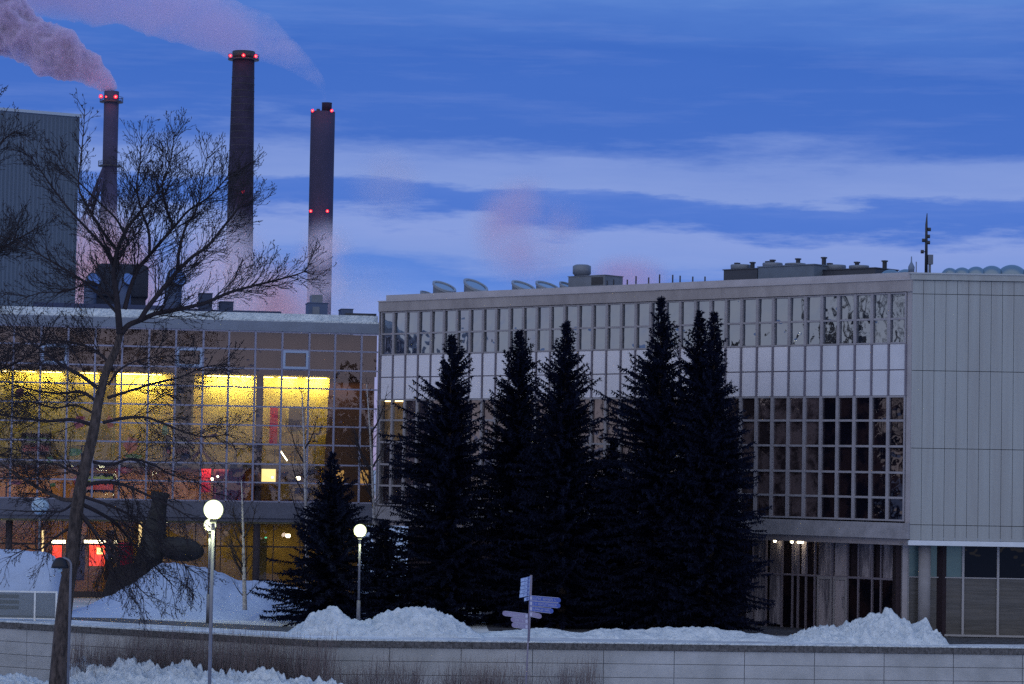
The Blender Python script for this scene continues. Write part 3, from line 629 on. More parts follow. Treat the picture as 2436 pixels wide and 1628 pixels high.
# balustrade
bal = thing('balustrade', 'white metal balustrade with glass panels on the wall at the left edge', 'railing', (*at(100, 1405, 112.5).xy, 0))
Yb = WP[1].y+.35
a0, a1 = at(-110, 1345, Yb), at(132, 1345, Yb); zt_ = .05+1.12
m1 = MB(); m1.box(a0.x, a1.x, Yb-.03, Yb+.03, zt_-.06, zt_); m1.box(a0.x, a1.x, Yb-.025, Yb+.025, .06, .10); m1.build('rail', mat('white railing paint', (.75, .80, .85), .5, .1, 3), bal)
for x in (-108, -12, 81, 130):
    q = at(x, 1345, Yb).x; m1 = MB(); m1.box(q-.035, q+.035, Yb-.035, Yb+.035, 0, zt_-.001); m1.build('post', MATS['white railing paint'], bal)
m1 = MB(); m1.box(a0.x+.04, a1.x-.04, Yb-.008, Yb+.008, .11, zt_-.07); m1.build('glass_panel', glass('railing glass', (.7, .8, .8), .06, (.16, .18, .20), .01, clear=.45, rough=.2), bal)
m1 = MB(); q0, q1 = at(-60, 1350, Yb).x, at(43, 1350, Yb).x
for z_ in (.42, .64, .86): m1.box(q0, q1, Yb+.10, Yb+.16, z_, z_+.15)
m1.build('slat', mat('dark slat', (.10, .11, .14), .7), bal)

# ------------------------------------------------------------------ lamps
def globe_lamp(label, x, y, Y, zb, r=.25, lit=True, tall=None):
    c = at(x, y, Y); t = thing('globe_street_lamp', label, 'street lamp', (c.x, c.y, zb))
    m_ = MB(); m_.tube([(c.x, c.y, zb), (c.x, c.y, zb+1.15)], .075, 12); m_.tube([(c.x, c.y, zb+1.15), (c.x, c.y, c.z-r+.02)], .045, 10); m_.build('pole', polem, t, True)
    m_ = MB(); m_.tube([(c.x, c.y, c.z-r-.10), (c.x, c.y, c.z-r-.06), (c.x, c.y, c.z-r+.04)], [.05, .09, .10], 14); m_.build('collar', darkmetal, t, True)
    m_ = MB(); m_.sphere(c, r, 32, 20); m_.build('globe', globe_lit if lit else globe_off, t)
    if lit:
        ld = bpy.data.lights.new('lamp_light', 'POINT'); ld.energy = 45; ld.color = (1, .95, .62); ld.shadow_soft_size = r
        o = bpy.data.objects.new('lamp_light', ld); COL.objects.link(o); o.parent = t; o.location = (0, 0, c.z-zb-r-.25)
        ld.energy = 60; ld.color = (.95, 1, .50)
    return t
globe_lamp('largest lit globe lamp on a tall pole in front of the wall', 489, 1168, 70, -2.4)
globe_lamp('smaller lit globe lamp partly hidden behind the largest one', 481, 1203, 110, 0)
globe_lamp('lit globe lamp standing between the small spruce and the tall ones', 825, 1216, 107, 0)
globe_lamp('unlit bluish globe lamp left of the bare tree trunk', 92, 1160, 119, 0, .38, False)
# hooded lantern by the trunk
hl = at(139, 1290, 96); t = thing('hooded_lamp', 'unlit dark hooded lamp on a curved pole beside the bare tree trunk', 'street lamp', (at(160, 1400, 96).x, 96, -2.4))
px = at(160, 1400, 96).x; hz = hl.z
pts = [(px, 96, -2.4), (px, 96, hz-.15)]+[(px-.26+.26*math.cos(a), 96, hz-.1+.26*math.sin(a)) for a in [k*math.pi/10 for k in range(1, 8)]]
m1 = MB(); m1.tube(pts, .045, 10); m1.build('pole', polem, t, True)
m1 = MB(); c = Vector((hl.x-.02, 96, hz)); m1.tube([c+Vector((0, 0, z)) for z in (.20, .17, .08, -.06, -.18)], [.03, .13, .22, .28, .31], 20); m1.build('lamp_hood', mat('black lamp hood', (.008, .009, .018), .5), t, True)
m1 = MB(); m1.sphere(c+Vector((.0, 0, -.24)), .09, 12, 8); m1.build('bulb', globe_off, t)

# signpost
sp = at(1205, 1568, 99.5); spt = at(1217, 1318, 99.5)
st = thing('signpost', 'leaning signpost with three stacks of finger plates above the wall', 'signpost', (sp.x-.1, 99.5, -2.4))
base = sp+(sp-spt)*((sp.z+2.4)/(spt.z-sp.z)); m1 = MB(); m1.tube([base, spt-(spt-base).normalized()*.02], .028, 8); 
pl0 = at(1211, 1470, 99.5); m1.tube([pl0, spt], .045, 10); m1.build('pole', mat('sign pole', (.22, .20, .28), .6), st, True)
def plate(x0, y0, x1, y1, h, M, ink, tip, rows_=1):
    """finger plate from the pole (x0,y0) to its tip (x1,y1); h in picture units"""
    a, b = at(x0, y0, 99.45), at(x1, y1, 99.45); hh = h*1.586e-4*99.5; n = 6; e = (b-a).normalized(); L_ = (b-a).length; up = Vector((0, 0, 1))
    if e.x < 0: up_ = up
    front = []; rr = hh/2 if tip else .004
    front = [a+up*hh/2, a+e*(L_-rr)+up*hh/2]
    for k in range(1, n): t_ = math.pi/2-math.pi*k/n; front.append(a+e*(L_-rr+rr*math.cos(t_))+up*(hh/2*math.sin(t_)))
    front += [a+e*(L_-rr)-up*hh/2, a-up*hh/2]
    dv = Vector((0, .03, 0)); m_ = MB(); m_.poly(front); m_.poly([p+dv for p in reversed(front)])
    for k in range(len(front)): p, q = front[k], front[(k+1) % len(front)]; m_.quad(p, q, q+dv, p+dv)
    o = m_.build('finger_plate', M, st)
    m_ = MB(); f_ = Vector((0, -.004, 0)); u = .10; r2 = random.Random(int(x1*7+y1))
    bd = hh*.07      # border
    m_.quad(a+e*.03+up*(hh/2-bd)+f_, a+e*(L_-rr)+up*(hh/2-bd)+f_, a+e*(L_-rr)+up*(hh/2-.0)+f_, a+e*.03+up*hh/2+f_)
    m_.quad(a+e*.03-up*(hh/2-bd)+f_, a+e*(L_-rr)-up*(hh/2-bd)+f_, a+e*(L_-rr)-up*(hh/2)+f_, a+e*.03-up*hh/2+f_)
    m_.quad(a+e*.02-up*hh*.32+f_, a+e*.10-up*hh*.32+f_, a+e*.10+up*hh*.32+f_, a+e*.02+up*hh*.32+f_)   # pictogram square
    u = .15
    while u < L_-hh*.9:          # row of capital-like strokes, too small to read in the photograph
        wd = r2.uniform(.02, .045)
        if r2.random() > .15:
            c0 = a+e*u; s = hh*.22
            m_.quad(c0-up*s+f_, c0+e*.010-up*s+f_, c0+e*.010+up*s+f_, c0+up*s+f_)
            zz = r2.choice((-s, 0, s-.01)); m_.quad(c0+e*.011+up*zz+f_, c0+e*wd+up*zz+f_, c0+e*wd+up*(zz+.012)+f_, c0+e*.011+up*(zz+.012)+f_)
        u += wd+.012
    m_.build('lettering', ink, o)
for k, (x1, M_, ik) in enumerate(((1285, signblue, signink), (1284, signblue, signink), (1268, signblue, signink), (1241, signgrey, signink))):
    plate(1213, 1370+k*12.3, x1, 1376+k*12.3, 11.5, M_, ik, True)
for k, x1 in enumerate((1151, 1170, 1172)): plate(1210, 1412+k*12.3, x1, 1405+k*12.3+(0 if k == 0 else 2), 11.5, signgrey, signink, True)
for k, x1 in enumerate((1193, 1193, 1192, 1191, 1190)): plate(1215-k*.6, 1325+k*9.0, x1, 1330+k*9.0, 8.6, signpale, signinkd, False)
plate(1212, 1371, 1201, 1374, 8.5, signpale, signinkd, False)

# sculpture
scu = thing('sculpture', 'dark bronze abstract sculpture, leaning slab with a disc to its right', 'sculpture', (*at(345, 1330, 123.5).xy, 0))
YS = 123.5
def sweep(name, pts, rads, sq=.6):
    m_ = MB(); m_.tube([at(x, y, YS) for x, y in pts], [r*1.586e-4*YS for r in rads], 20)
    cy = YS; m_.v = [(x, cy+(y-cy)*sq, z) for x, y, z in m_.v]; m_.build(name, bronze, scu, True)
sweep('upright_slab', [(368, 1128), (367, 1134), (366, 1142), (364, 1160), (359, 1190), (354, 1215), (352, 1246), (343, 1276), (336, 1305), (330, 1340)], [21, 22, 18, 18, 22, 26, 30, 31, 32, 34])
m1 = MB(); m1.sphere(at(412, 1258, YS), 1, 28, 16); cc = at(412, 1258, YS); q = 1.586e-4*YS
m1.v = [(cc.x+(x-cc.x)*56*q, cc.y+(y-cc.y)*.5, cc.z+(z-cc.z)*28*q-(x-cc.x)*.10) for x, y, z in m1.v]; m1.build('disc', bronze, scu)
m1 = MB(); lo_p = [at(236, 1346, YS), at(350, 1346, YS)]; hi_p = [at(258, 1300, YS), at(340, 1284, YS)]
for k in range(1):
    a, b, c, d = lo_p[0], lo_p[1], hi_p[1], hi_p[0]
    m1.hexa([(a.x, YS-.9, 0), (b.x, YS-.9, 0), (b.x, YS+1.2, 0), (a.x, YS+1.2, 0), (d.x, YS-.6, d.z), (c.x, YS-.6, c.z), (c.x, YS+1, c.z), (d.x, YS+1, d.z)])
m1.build('plinth', mat('dark stone plinth', (.02, .018, .02), .9, .4, 2, .6, 5), scu)

# ------------------------------------------------------------------ trees
def spruce(label, apex, base_y, Y, prof, seed, dens=1.0, twin=None, group='spruces in front of the building'):
    """prof: list of (fraction of height from the top, left radius, right radius) in picture units"""
    r = random.Random(seed); top = at(*apex, Y); zb = at(apex[0], base_y, Y).z; zb = min(zb, .3); Hh = top.z-zb; s = 1.586e-4*Y
    t = thing('spruce_tree', label, 'spruce', (top.x, Y, zb), group)
    lean = rnd.uniform(-.1, .1)
    m_ = MB(); m_.tube([(top.x, Y, zb-.1), (top.x, Y, zb+Hh*.5), (top.x, Y, top.z-.05)], [.20, .11, .012], 8); m_.build('trunk', bark_spruce, t)
    V = []; Fc = []
    def rad(f, ang):
        for k in range(len(prof)-1):
            if prof[k][0] <= f <= prof[k+1][0]:
                q = (f-prof[k][0])/max(1e-6, prof[k+1][0]-prof[k][0]); l = prof[k][1]*(1-q)+prof[k+1][1]*q; rr = prof[k][2]*(1-q)+prof[k+1][2]*q; break
        else: l, rr = prof[-1][1:]
        c = math.cos(ang); side = rr if c > 0 else l; av = (l+rr)/2
        return s*(side*abs(c)+av*(1-abs(c)))*(.62+.62*min(1, f/.35)**.8)*(.78+.42*max(0, noise.noise(Vector((ang*1.1+seed*7, f*Hh*1.1, seed)))+.5))
    def sprig(p, d, ln, wd):
        sd = d.cross(Vector((r.uniform(-1, 1), r.uniform(-1, 1), r.uniform(-1, 1)))); 
        if sd.length < 1e-4: return
        sd.normalize(); i = len(V); a = p-sd*wd*.5; b = p+sd*wd*.5; c = p+d*ln; m0 = p+d*ln*.55
        V.extend([a[:], b[:], (m0+sd*wd*.45)[:], c[:], (m0-sd*wd*.45)[:]]); Fc.append((i, i+1, i+2, i+3, i+4))
    z = 0.02
    while z < Hh-.05:
        f = z/Hh; nb = 5 if f < .08 else (7 if f < .3 else 9)
        for k in range(int(nb*dens)+1):
            ang = r.uniform(0, 2*math.pi); Lb = rad(f, ang)*r.choice((.5, .7, .85, .95, 1.0, 1.15))*r.uniform(.86, 1.1)
            if f > .06 and noise.noise(Vector((math.cos(ang)*1.6, math.sin(ang)*1.6, (Hh-z)*1.3+seed*9))) < -.22: Lb *= .62
            Lb = max(.08, Lb); el0 = .75-1.1*f if f < .5 else .20-.35*(f-.5); el0 += r.uniform(-.28, .28)
            hd = Vector((math.cos(ang), math.sin(ang), 0)); p0 = Vector((top.x, Y, top.z-z+r.uniform(-.06, .06)))
            n = max(2, int(Lb/.075*dens*.9)); prev = p0
            for j in range(1, n+1):
                q = j/n; droop = -.15*Lb*q*q*(1 if f > .12 else .1)+(.16*Lb*max(0, q-.6)**1.5*2)
                p = p0+hd*Lb*q+Vector((0, 0, math.tan(el0)*Lb*q+droop)); dirn = (p-prev).normalized(); prev = p
                tl = (.08+.30*(1-q)*min(1, Lb))+.05
                sidev = dirn.cross(Vector((0, 0, 1))).normalized()
                for sgn in (-1, 1):
                    d = (dirn*r.uniform(.5, 1)+sidev*sgn*r.uniform(.5, 1.0)+Vector((0, 0, r.uniform(-.45, .15)))).normalized()
                    sprig(p, d, tl*r.uniform(.6, 1.15), .055)
                sprig(p, (dirn*.4+Vector((r.uniform(-.3, .3), r.uniform(-.3, .3), -r.uniform(.3, 1)))).normalized(), .10+.12*min(1, Lb)*r.random(), .06)
                sprig(p, (dirn*.7+Vector((r.uniform(-.4, .4), r.uniform(-.4, .4), r.uniform(0, .6)))).normalized(), .12, .05)
            sprig(prev, (hd+Vector((0, 0, .3))).normalized(), .16, .05)
        z += (.08+.05*f)*r.uniform(.6, 1.4)
    for k in range(5): sprig(Vector((top.x, Y, top.z-.05*k)), Vector((r.uniform(-.2, .2), r.uniform(-.2, .2), 1)).normalized(), .2, .05)
    me = bpy.data.meshes.new('crown'); me.from_pydata(V, [], Fc); me.materials.append(needles); me.update()
    o = bpy.data.objects.new('crown', me); COL.objects.link(o); o.parent = t; o.matrix_parent_inverse = Matrix.Translation(-t.location)
    return t
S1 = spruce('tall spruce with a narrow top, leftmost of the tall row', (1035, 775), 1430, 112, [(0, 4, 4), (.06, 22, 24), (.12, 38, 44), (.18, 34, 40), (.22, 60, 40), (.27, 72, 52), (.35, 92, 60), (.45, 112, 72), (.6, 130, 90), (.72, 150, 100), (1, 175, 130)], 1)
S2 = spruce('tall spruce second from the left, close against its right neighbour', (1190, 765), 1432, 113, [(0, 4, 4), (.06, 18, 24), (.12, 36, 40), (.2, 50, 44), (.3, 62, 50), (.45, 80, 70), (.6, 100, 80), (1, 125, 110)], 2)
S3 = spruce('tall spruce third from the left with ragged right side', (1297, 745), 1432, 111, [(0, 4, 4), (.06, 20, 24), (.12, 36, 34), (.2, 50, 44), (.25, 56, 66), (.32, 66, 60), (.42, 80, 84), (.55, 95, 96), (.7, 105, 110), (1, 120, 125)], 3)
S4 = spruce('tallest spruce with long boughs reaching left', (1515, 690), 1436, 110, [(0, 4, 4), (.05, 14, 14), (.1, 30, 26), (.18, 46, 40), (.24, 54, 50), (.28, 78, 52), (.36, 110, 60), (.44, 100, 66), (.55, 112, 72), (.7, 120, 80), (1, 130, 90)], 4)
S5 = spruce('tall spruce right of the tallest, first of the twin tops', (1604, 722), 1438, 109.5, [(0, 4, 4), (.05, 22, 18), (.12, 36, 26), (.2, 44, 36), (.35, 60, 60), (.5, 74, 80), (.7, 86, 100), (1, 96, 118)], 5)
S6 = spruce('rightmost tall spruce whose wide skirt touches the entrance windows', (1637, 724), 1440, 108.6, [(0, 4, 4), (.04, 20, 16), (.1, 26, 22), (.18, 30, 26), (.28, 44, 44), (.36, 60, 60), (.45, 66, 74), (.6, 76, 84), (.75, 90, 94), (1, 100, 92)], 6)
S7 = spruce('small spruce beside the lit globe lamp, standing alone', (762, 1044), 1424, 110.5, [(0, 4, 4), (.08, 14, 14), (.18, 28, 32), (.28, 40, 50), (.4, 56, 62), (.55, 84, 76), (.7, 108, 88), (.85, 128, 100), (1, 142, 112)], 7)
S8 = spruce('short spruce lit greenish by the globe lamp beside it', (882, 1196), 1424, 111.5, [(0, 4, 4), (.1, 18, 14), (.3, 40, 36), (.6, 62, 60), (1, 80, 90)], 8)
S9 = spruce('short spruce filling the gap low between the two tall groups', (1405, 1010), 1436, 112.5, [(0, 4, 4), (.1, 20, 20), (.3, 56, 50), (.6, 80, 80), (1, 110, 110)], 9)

# ---- bare trees
def bare_tree(name, label, cat, limbs, Y, seed, grow, M_t, M_b, zb, twig_r=.009, depth=2.2, minpix=1, buds=True):
    r = random.Random(seed); s = 1.586e-4*Y
    root = thing(name, label, cat, (at(limbs[0][0][0][0], limbs[0][0][0][1], Y).x, Y, zb))
    mt, mb = MB(), MB()
    def side(p, d, L, rad, lev, droop, up):
        n = max(3, int(L/.13)); pts = [p]; q = p; dd = d.normalized(); rr = [rad]; curl = Vector((r.uniform(-.5, .5), r.uniform(-.5, .5), 0))
        kids = []
        for k in range(n):
            q = q+dd*(L/n); pts.append(q); rr.append(max(twig_r*.55, rad*(1-(k+1)/n*.72)))
            dd = (dd+Vector((r.uniform(-.13, .13), r.uniform(-.13, .13), r.uniform(-.11, .11)+up*.085-droop*.09))+curl*.06).normalized()
            if k >= 0: kids.append((q, dd, k/n))
        mb.tube(pts, rr, 4 if rad > .02 else 3, False)
        if lev > 0:
            for q, dd, f in kids:
                if f < .12: continue
                if r.random() < grow[lev]:
                    ax = Vector((r.uniform(-1, 1), r.uniform(-1, 1)*.8, r.uniform(-1, 1))); nd = (dd+ax.cross(dd).normalized()*r.uniform(.40, .85)).normalized()
                    side(q, nd, L*r.uniform(.35, .62)*(1.1-f*.5), max(twig_r, rad*.55*(1-f*.5)), lev-1, droop, up)
        elif buds:
            for q, dd, f in kids[::2]:
                nd = (dd+Vector((r.uniform(-.8, .8), r.uniform(-.5, .5), r.uniform(-.5, .8)))).normalized()
                mb.tube([q, q+nd*.05, q+nd*.09], [twig_r*.7, twig_r*1.5, .002], 3, False)
    for (pts2, w0, w1, kids, up, droop, Ls, yo) in limbs:
        k = len(pts2); P3 = []
        for i, (x, y) in enumerate(pts2):
            f = i/(k-1); P3.append(at(x, y, Y+yo*f*depth))
        # resample with slight wander
        pts = []; rr = []; N_ = 6
        for i in range(k-1):
            a, b = P3[i], P3[i+1]; pa = P3[max(0, i-1)]; pb = P3[min(k-1, i+2)]
            for j in range(N_):
                t_ = j/N_; h = .5*((2*a)+(b-pa)*t_+(2*pa-5*a+4*b-pb)*t_*t_+(3*a-pa-3*b+pb)*t_**3); pts.append(h)
        pts.append(P3[-1]); T = len(pts)
        rr = [(w0+(w1-w0)*(i/(T-1)))*s/2 for i in range(T)]
        (mt if w0 > 8.5 and kids < 2 or w0 > 14 else mb).tube(pts, [q_*(1.25 if w0 < 14 else 1) for q_ in rr], 14 if w0 > 20 else 8, True)
        if kids > 0:
            tot = sum((pts[i+1]-pts[i]).length for i in range(T-1)); n = int(kids*(3.7 if droop < .5 else 2.6)*tot)
            for q in range(n):
                f = r.uniform(.08, 1)**.8; i = min(T-2, int(f*(T-1))); p = pts[i].lerp(pts[i+1], r.random()); d = (pts[i+1]-pts[i]).normalized()
                ax = Vector((r.uniform(-.4, .4), r.choice((-1, 1))*r.uniform(.3, 1), r.uniform(-.4, .4))); nd = (d*r.uniform(.7, 1.2)+ax.cross(d).normalized()*r.uniform(.4, .85)+Vector((0, r.uniform(-.6, .6), 0))).normalized()
                side(p, nd, Ls*1.1*r.uniform(.4, 1.2)*(1.15-f*.55), max(twig_r*1.6, min(.028, rr[i]*.45)), 2, droop, up)
            side(pts[-1], (pts[-1]-pts[-3]).normalized(), Ls*.5, max(twig_r, rr[-1]), 2, droop, up)
    mt.build('trunk', M_t, root, True); mb.build('branches', M_b, root, True)
    return root
Z2 = lambda pts: [((x/2.888)/K, (500+y/2.888)/K) for x, y in pts]
Z7 = lambda pts: [((x/2.614)/K, (200+y/2.614)/K) for x, y in pts]
Z3 = lambda pts: [((x/2.888)/K, (1085+y/2.888)/K) for x, y in pts]
limbs = [
 ([(125, 1620), (132, 1568), (142, 1450), (153, 1350), (165, 1280), (176, 1170), (190, 1090), (212, 1000), (226, 920), (244, 850), (266, 800), (276, 764)], 44, 14, .0, 0, 0, 0, 0),
 (Z7([(745, 1555), (735, 1430), (722, 1300), (708, 1190), (712, 1130), (735, 1020), (790, 900), (860, 810), (920, 740), (985, 660), (1040, 560)]), 13, 2.2, 2.6, .8, 0, 1.7, -.5),
 (Z7([(755, 1550), (800, 1500), (870, 1470), (980, 1425), (1120, 1400), (1280, 1360), (1420, 1300), (1560, 1260), (1700, 1225), (1830, 1190), (1900, 1165)]), 12, 2, 2.6, .7, 0, 1.5, .6),
 (Z7([(870, 1470), (920, 1390), (1000, 1290), (1090, 1180), (1190, 1080), (1290, 1010), (1380, 900), (1460, 800), (1505, 730), (1520, 690)]), 10, 1.8, 2.6, .8, 0, 1.5, -.6),
 (Z7([(775, 1400), (810, 1270), (860, 1150), (935, 1060), (1020, 960), (1100, 870), (1170, 790), (1290, 710), (1380, 620), (1440, 540)]), 9, 1.8, 2.6, .8, 0, 1.6, .5),
 (Z7([(930, 1060), (925, 920), (880, 790), (850, 640), (870, 500), (880, 330)]), 6, 1.5, 2.8, .8, 0, 1.2, -.4),
 (Z7([(1000, 980), (1070, 890), (1030, 760), (1010, 620), (1060, 480), (1085, 300)]), 6, 1.5, 2.8, .8, 0, 1.2, .7),
 (Z7([(1100, 1160), (1120, 1010), (1160, 880), (1230, 760), (1260, 600), (1290, 440)]), 6, 1.5, 2.8, .8, 0, 1.2, .3),
 (Z7([(725, 1030), (640, 920), (540, 760), (490, 640), (505, 450), (520, 280), (527, 160)]), 6, 1.2, 1.6, .9, 0, .8, .6),
 (Z7([(708, 1140), (640, 1010), (540, 900), (430, 780), (330, 650), (255, 540), (195, 450)]), 6.5, 1.5, 2.2, .8, 0, 1.2, -.6),
 (Z7([(740, 1440), (640, 1330), (480, 1200), (330, 1110), (180, 1020), (60, 940)]), 6, 1.5, 2.2, .6, 0, 1.3, .8),
 (Z7([(800, 1000), (730, 850), (620, 740), (500, 620), (400, 520), (340, 420)]), 5, 1.3, 2.2, .9, 0, 1.2, .8),
 (Z2([(720, 1260), (560, 1140), (420, 1060), (280, 960), (140, 860), (0, 800)]), 8, 1.8, 2.2, .4, .1, 1.4, -.7),
 (Z2([(680, 1330), (560, 1250), (400, 1260), (200, 1230), (40, 1180)]), 7, 1.6, 2.2, .3, .2, 1.4, .7),
 (Z2([(640, 1480), (500, 1440), (330, 1450), (150, 1430), (-40, 1400)]), 8, 2, 2.2, .2, .3, 1.4, -.4),
 (Z2([(740, 1290), (900, 1240), (1060, 1190), (1230, 1150), (1400, 1080), (1550, 1060)]), 6, 1.5, 2.4, .4, .2, 1.3, .7),
 (Z2([(710, 1460), (850, 1430), (1000, 1425), (1130, 1470), (1280, 1530), (1420, 1560), (1560, 1540)]), 7, 1.5, 2.4, .2, .4, 1.4, -.8),
 (Z3([(560, 300), (440, 300), (320, 250), (180, 170), (60, 90), (-60, 0)]), 9, 3, 1.8, .1, .3, 1.4, .5),
 (Z3([(590, 200), (700, 180), (820, 190), (950, 240), (1080, 300), (1200, 360), (1330, 440)]), 8, 2, 2.4, 0, .8, 1.5, -.6),
 (Z3([(560, 330), (680, 390), (790, 460), (880, 560), (980, 680), (1080, 780), (1180, 880)]), 8, 2, 2.6, 0, .9, 1.5, .6),
 (Z3([(530, 350), (600, 450), (700, 580), (800, 720), (900, 850), (1010, 960)]), 6, 1.5, 2.6, 0, .9, 1.5, -.9),
 (Z3([(500, 330), (420, 380), (300, 380), (160, 380), (20, 370)]), 5, 1.5, 2.2, 0, .5, 1.3, .8),
 (Z3([(470, 500), (380, 560), (280, 640), (180, 640), (60, 700)]), 5, 1.3, 2.0, 0, .7, 1.2, -.6),
 (Z3([(600, 100), (520, 120), (400, 60), (260, 40), (120, -40), (-40, -60)]), 6, 1.5, 2.6, .2, .3, 1.4, -.5),
 (Z3([(560, 420), (640, 520), (700, 640), (740, 760), (800, 880)]), 4.5, 1.3, 2.8, 0, .9, 1.3, .4),
 (Z3([(575, 280), (720, 330), (880, 400), (1000, 500), (1120, 620), (1260, 740), (1330, 860)]), 6.5, 1.5, 2.8, 0, .8, 1.5, -.3),
 (Z2([(745, 1200), (820, 1100), (930, 1040), (1080, 1010), (1230, 1000)]), 5, 1.3, 2.6, .4, .1, 1.3, -.5),
 (Z2([(780, 1100), (700, 1000), (580, 930), (420, 900), (240, 900), (60, 930)]), 6, 1.5, 2.6, .3, .1, 1.4, .5),
 (Z2([(650, 1400), (520, 1340), (380, 1360), (220, 1320), (60, 1330)]), 5, 1.5, 2.6, .1, .4, 1.4, .3),
 (Z7([(735, 1380), (650, 1290), (560, 1230), (420, 1290), (250, 1300), (80, 1360)]), 5, 1.3, 2.4, .5, .1, 1.3, -.4),
 (Z3([(640, 40), (760, 60), (900, 20), (1050, 60), (1180, 130), (1330, 170), (1480, 260)]), 6, 1.5, 2.4, 0, .6, 1.5, .9),
]
bare_tree('aspen_tree', 'large bare leafless tree whose wide crown covers the left of the view', 'tree', limbs, 100, 11, (0, .72, .74), bark, twig, -2.4, .0098)
# neighbour tree mostly outside the frame on the left
bare_tree('aspen_tree', 'bare tree at the left edge whose branch tips reach into view', 'tree', [
 ([(-230, 1640), (-220, 1300), (-200, 1000), (-180, 700), (-150, 400), (-120, 200)], 30, 6, .6, .5, 0, 1.5, 0),
 ([(-190, 900), (-120, 760), (-50, 600), (20, 560), (90, 520)], 9, 2, 2.4, .7, 0, 1.4, .5),
 ([(-180, 700), (-110, 560), (-60, 430), (0, 330), (40, 300)], 8, 2, 2.2, .7, 0, 1.2, -.5),
 ([(-150, 430), (-110, 330), (-60, 260), (-20, 215)], 5, 1.5, 2.2, .8, 0, .9, .3),
 ([(-205, 1000), (-120, 900), (-40, 860), (40, 830), (110, 780)], 8, 2, 2.4, .5, 0, 1.4, -.5),
], 103, 23, (0, .7, .7), bark, twig, -2.4, .0098)
def birch_tree(label, x, ytop, ybase, Y, seed, lean=0):
    zb = 0.0; r = random.Random(seed); lb = [([(x, ybase), (x+lean*.3, ybase-(ybase-ytop)*.35), (x+lean*.6, ybase-(ybase-ytop)*.7), (x+lean, ytop)], 9, 1.5, 1.6, .7, 0, .8, 0)]
    for k in range(7):
        f = r.uniform(.25, .8); y0 = ybase-(ybase-ytop)*f; sd = r.choice((-1, 1)); ln = r.uniform(25, 50)
        lb.append(([(x+lean*f, y0), (x+lean*f+sd*ln*.5, y0-ln*.9), (x+lean*f+sd*ln*.8, y0-ln*2.0)], 3.5, 1, 2.0, .7, 0, .7, r.uniform(-1, 1)))
    return bare_tree('birch_tree', label, 'tree', lb, Y, seed, (0, .5, .4), birch, twig, zb, .007, .8, buds=False)
birch_tree('thin pale birch rising from the blue snowdrift', 561, 1100, 1398, 112, 31, -8)
birch_tree('slender birch behind the small spruce in front of the bright hall', 706, 900, 1400, 117, 32, -14)
birch_tree('slim leafless birch standing before the joint of the two buildings', 866, 880, 1400, 118, 33, -26)

# bare shrubs along the foot of the wall
def shrub_mesh(seed):
    r = random.Random(seed); m_ = MB()
    for k in range(52):
        a = r.uniform(0, 2*math.pi); rr = r.uniform(0, .35); p = Vector((rr*math.cos(a)*1.6, rr*math.sin(a), 0)); d = Vector((r.gauss(.12, .30), r.gauss(0, .25), 1)).normalized(); L_ = r.uniform(.5, 1.25); pts = [p]
        for j in range(4): p = p+d*L_/4; d = (d+Vector((r.uniform(-.12, .12), r.uniform(-.12, .12), .02))).normalized(); pts.append(p)
        m_.tube(pts, [.009, .007, .006, .005, .003], 3, False)
        if r.random() < .7:
            q = pts[2]; e = (d+Vector((r.uniform(-.5, .5), r.uniform(-.5, .5), 0))).normalized(); m_.tube([q, q+e*.2, q+e*.4], [.007, .006, .004], 3, False)
    return m_
first = None; k = 0
shrubm = mat('brown shrub twig', (.17, .14, .15), .9)
protos = []
for sd in range(3):
    o = shrub_mesh(40+sd).build('bare_shrub', shrubm); tag(o, 'leafless twiggy shrub in the row at the foot of the wall', 'shrub', 'bare shrubs along the foot of the wall'); protos.append(o)
def wall_y(x):
    for a, b in zip(WP[:-1], WP[1:]):
        if a.x <= x <= b.x: return a.y+(b.y-a.y)*(x-a.x)/(b.x-a.x)
    return 100
idx = 0
for x in list(range(170, 760, 24))+list(range(770, 960, 45))+[1030, 1080, 1110, 1140, 1190, 1290, 1340]:
    Y = wall_y(at(x, 1500, 104).x)-rnd.uniform(.6, 1.3); p = at(x+rnd.uniform(-6, 6), 1540, Y); hz_ = (.95 if x < 720 else .55)*rnd.uniform(.85, 1.15)
    zb = -2.4 if x < 760 else -2.4
    o = protos[idx % 3] if idx < 3 else protos[idx % 3].copy()
    if idx >= 3: COL.objects.link(o)
    tgt = at(x, 1478 if 250 < x < 640 else (1490 if x < 760 else 1535), Y).z
    o.location = (p.x, Y, zb); o.scale = (1, 1, max(.5, (tgt+rnd.uniform(-.15, .12)-zb)/.85)); o.rotation_euler.z = rnd.uniform(-.5, .5); idx += 1

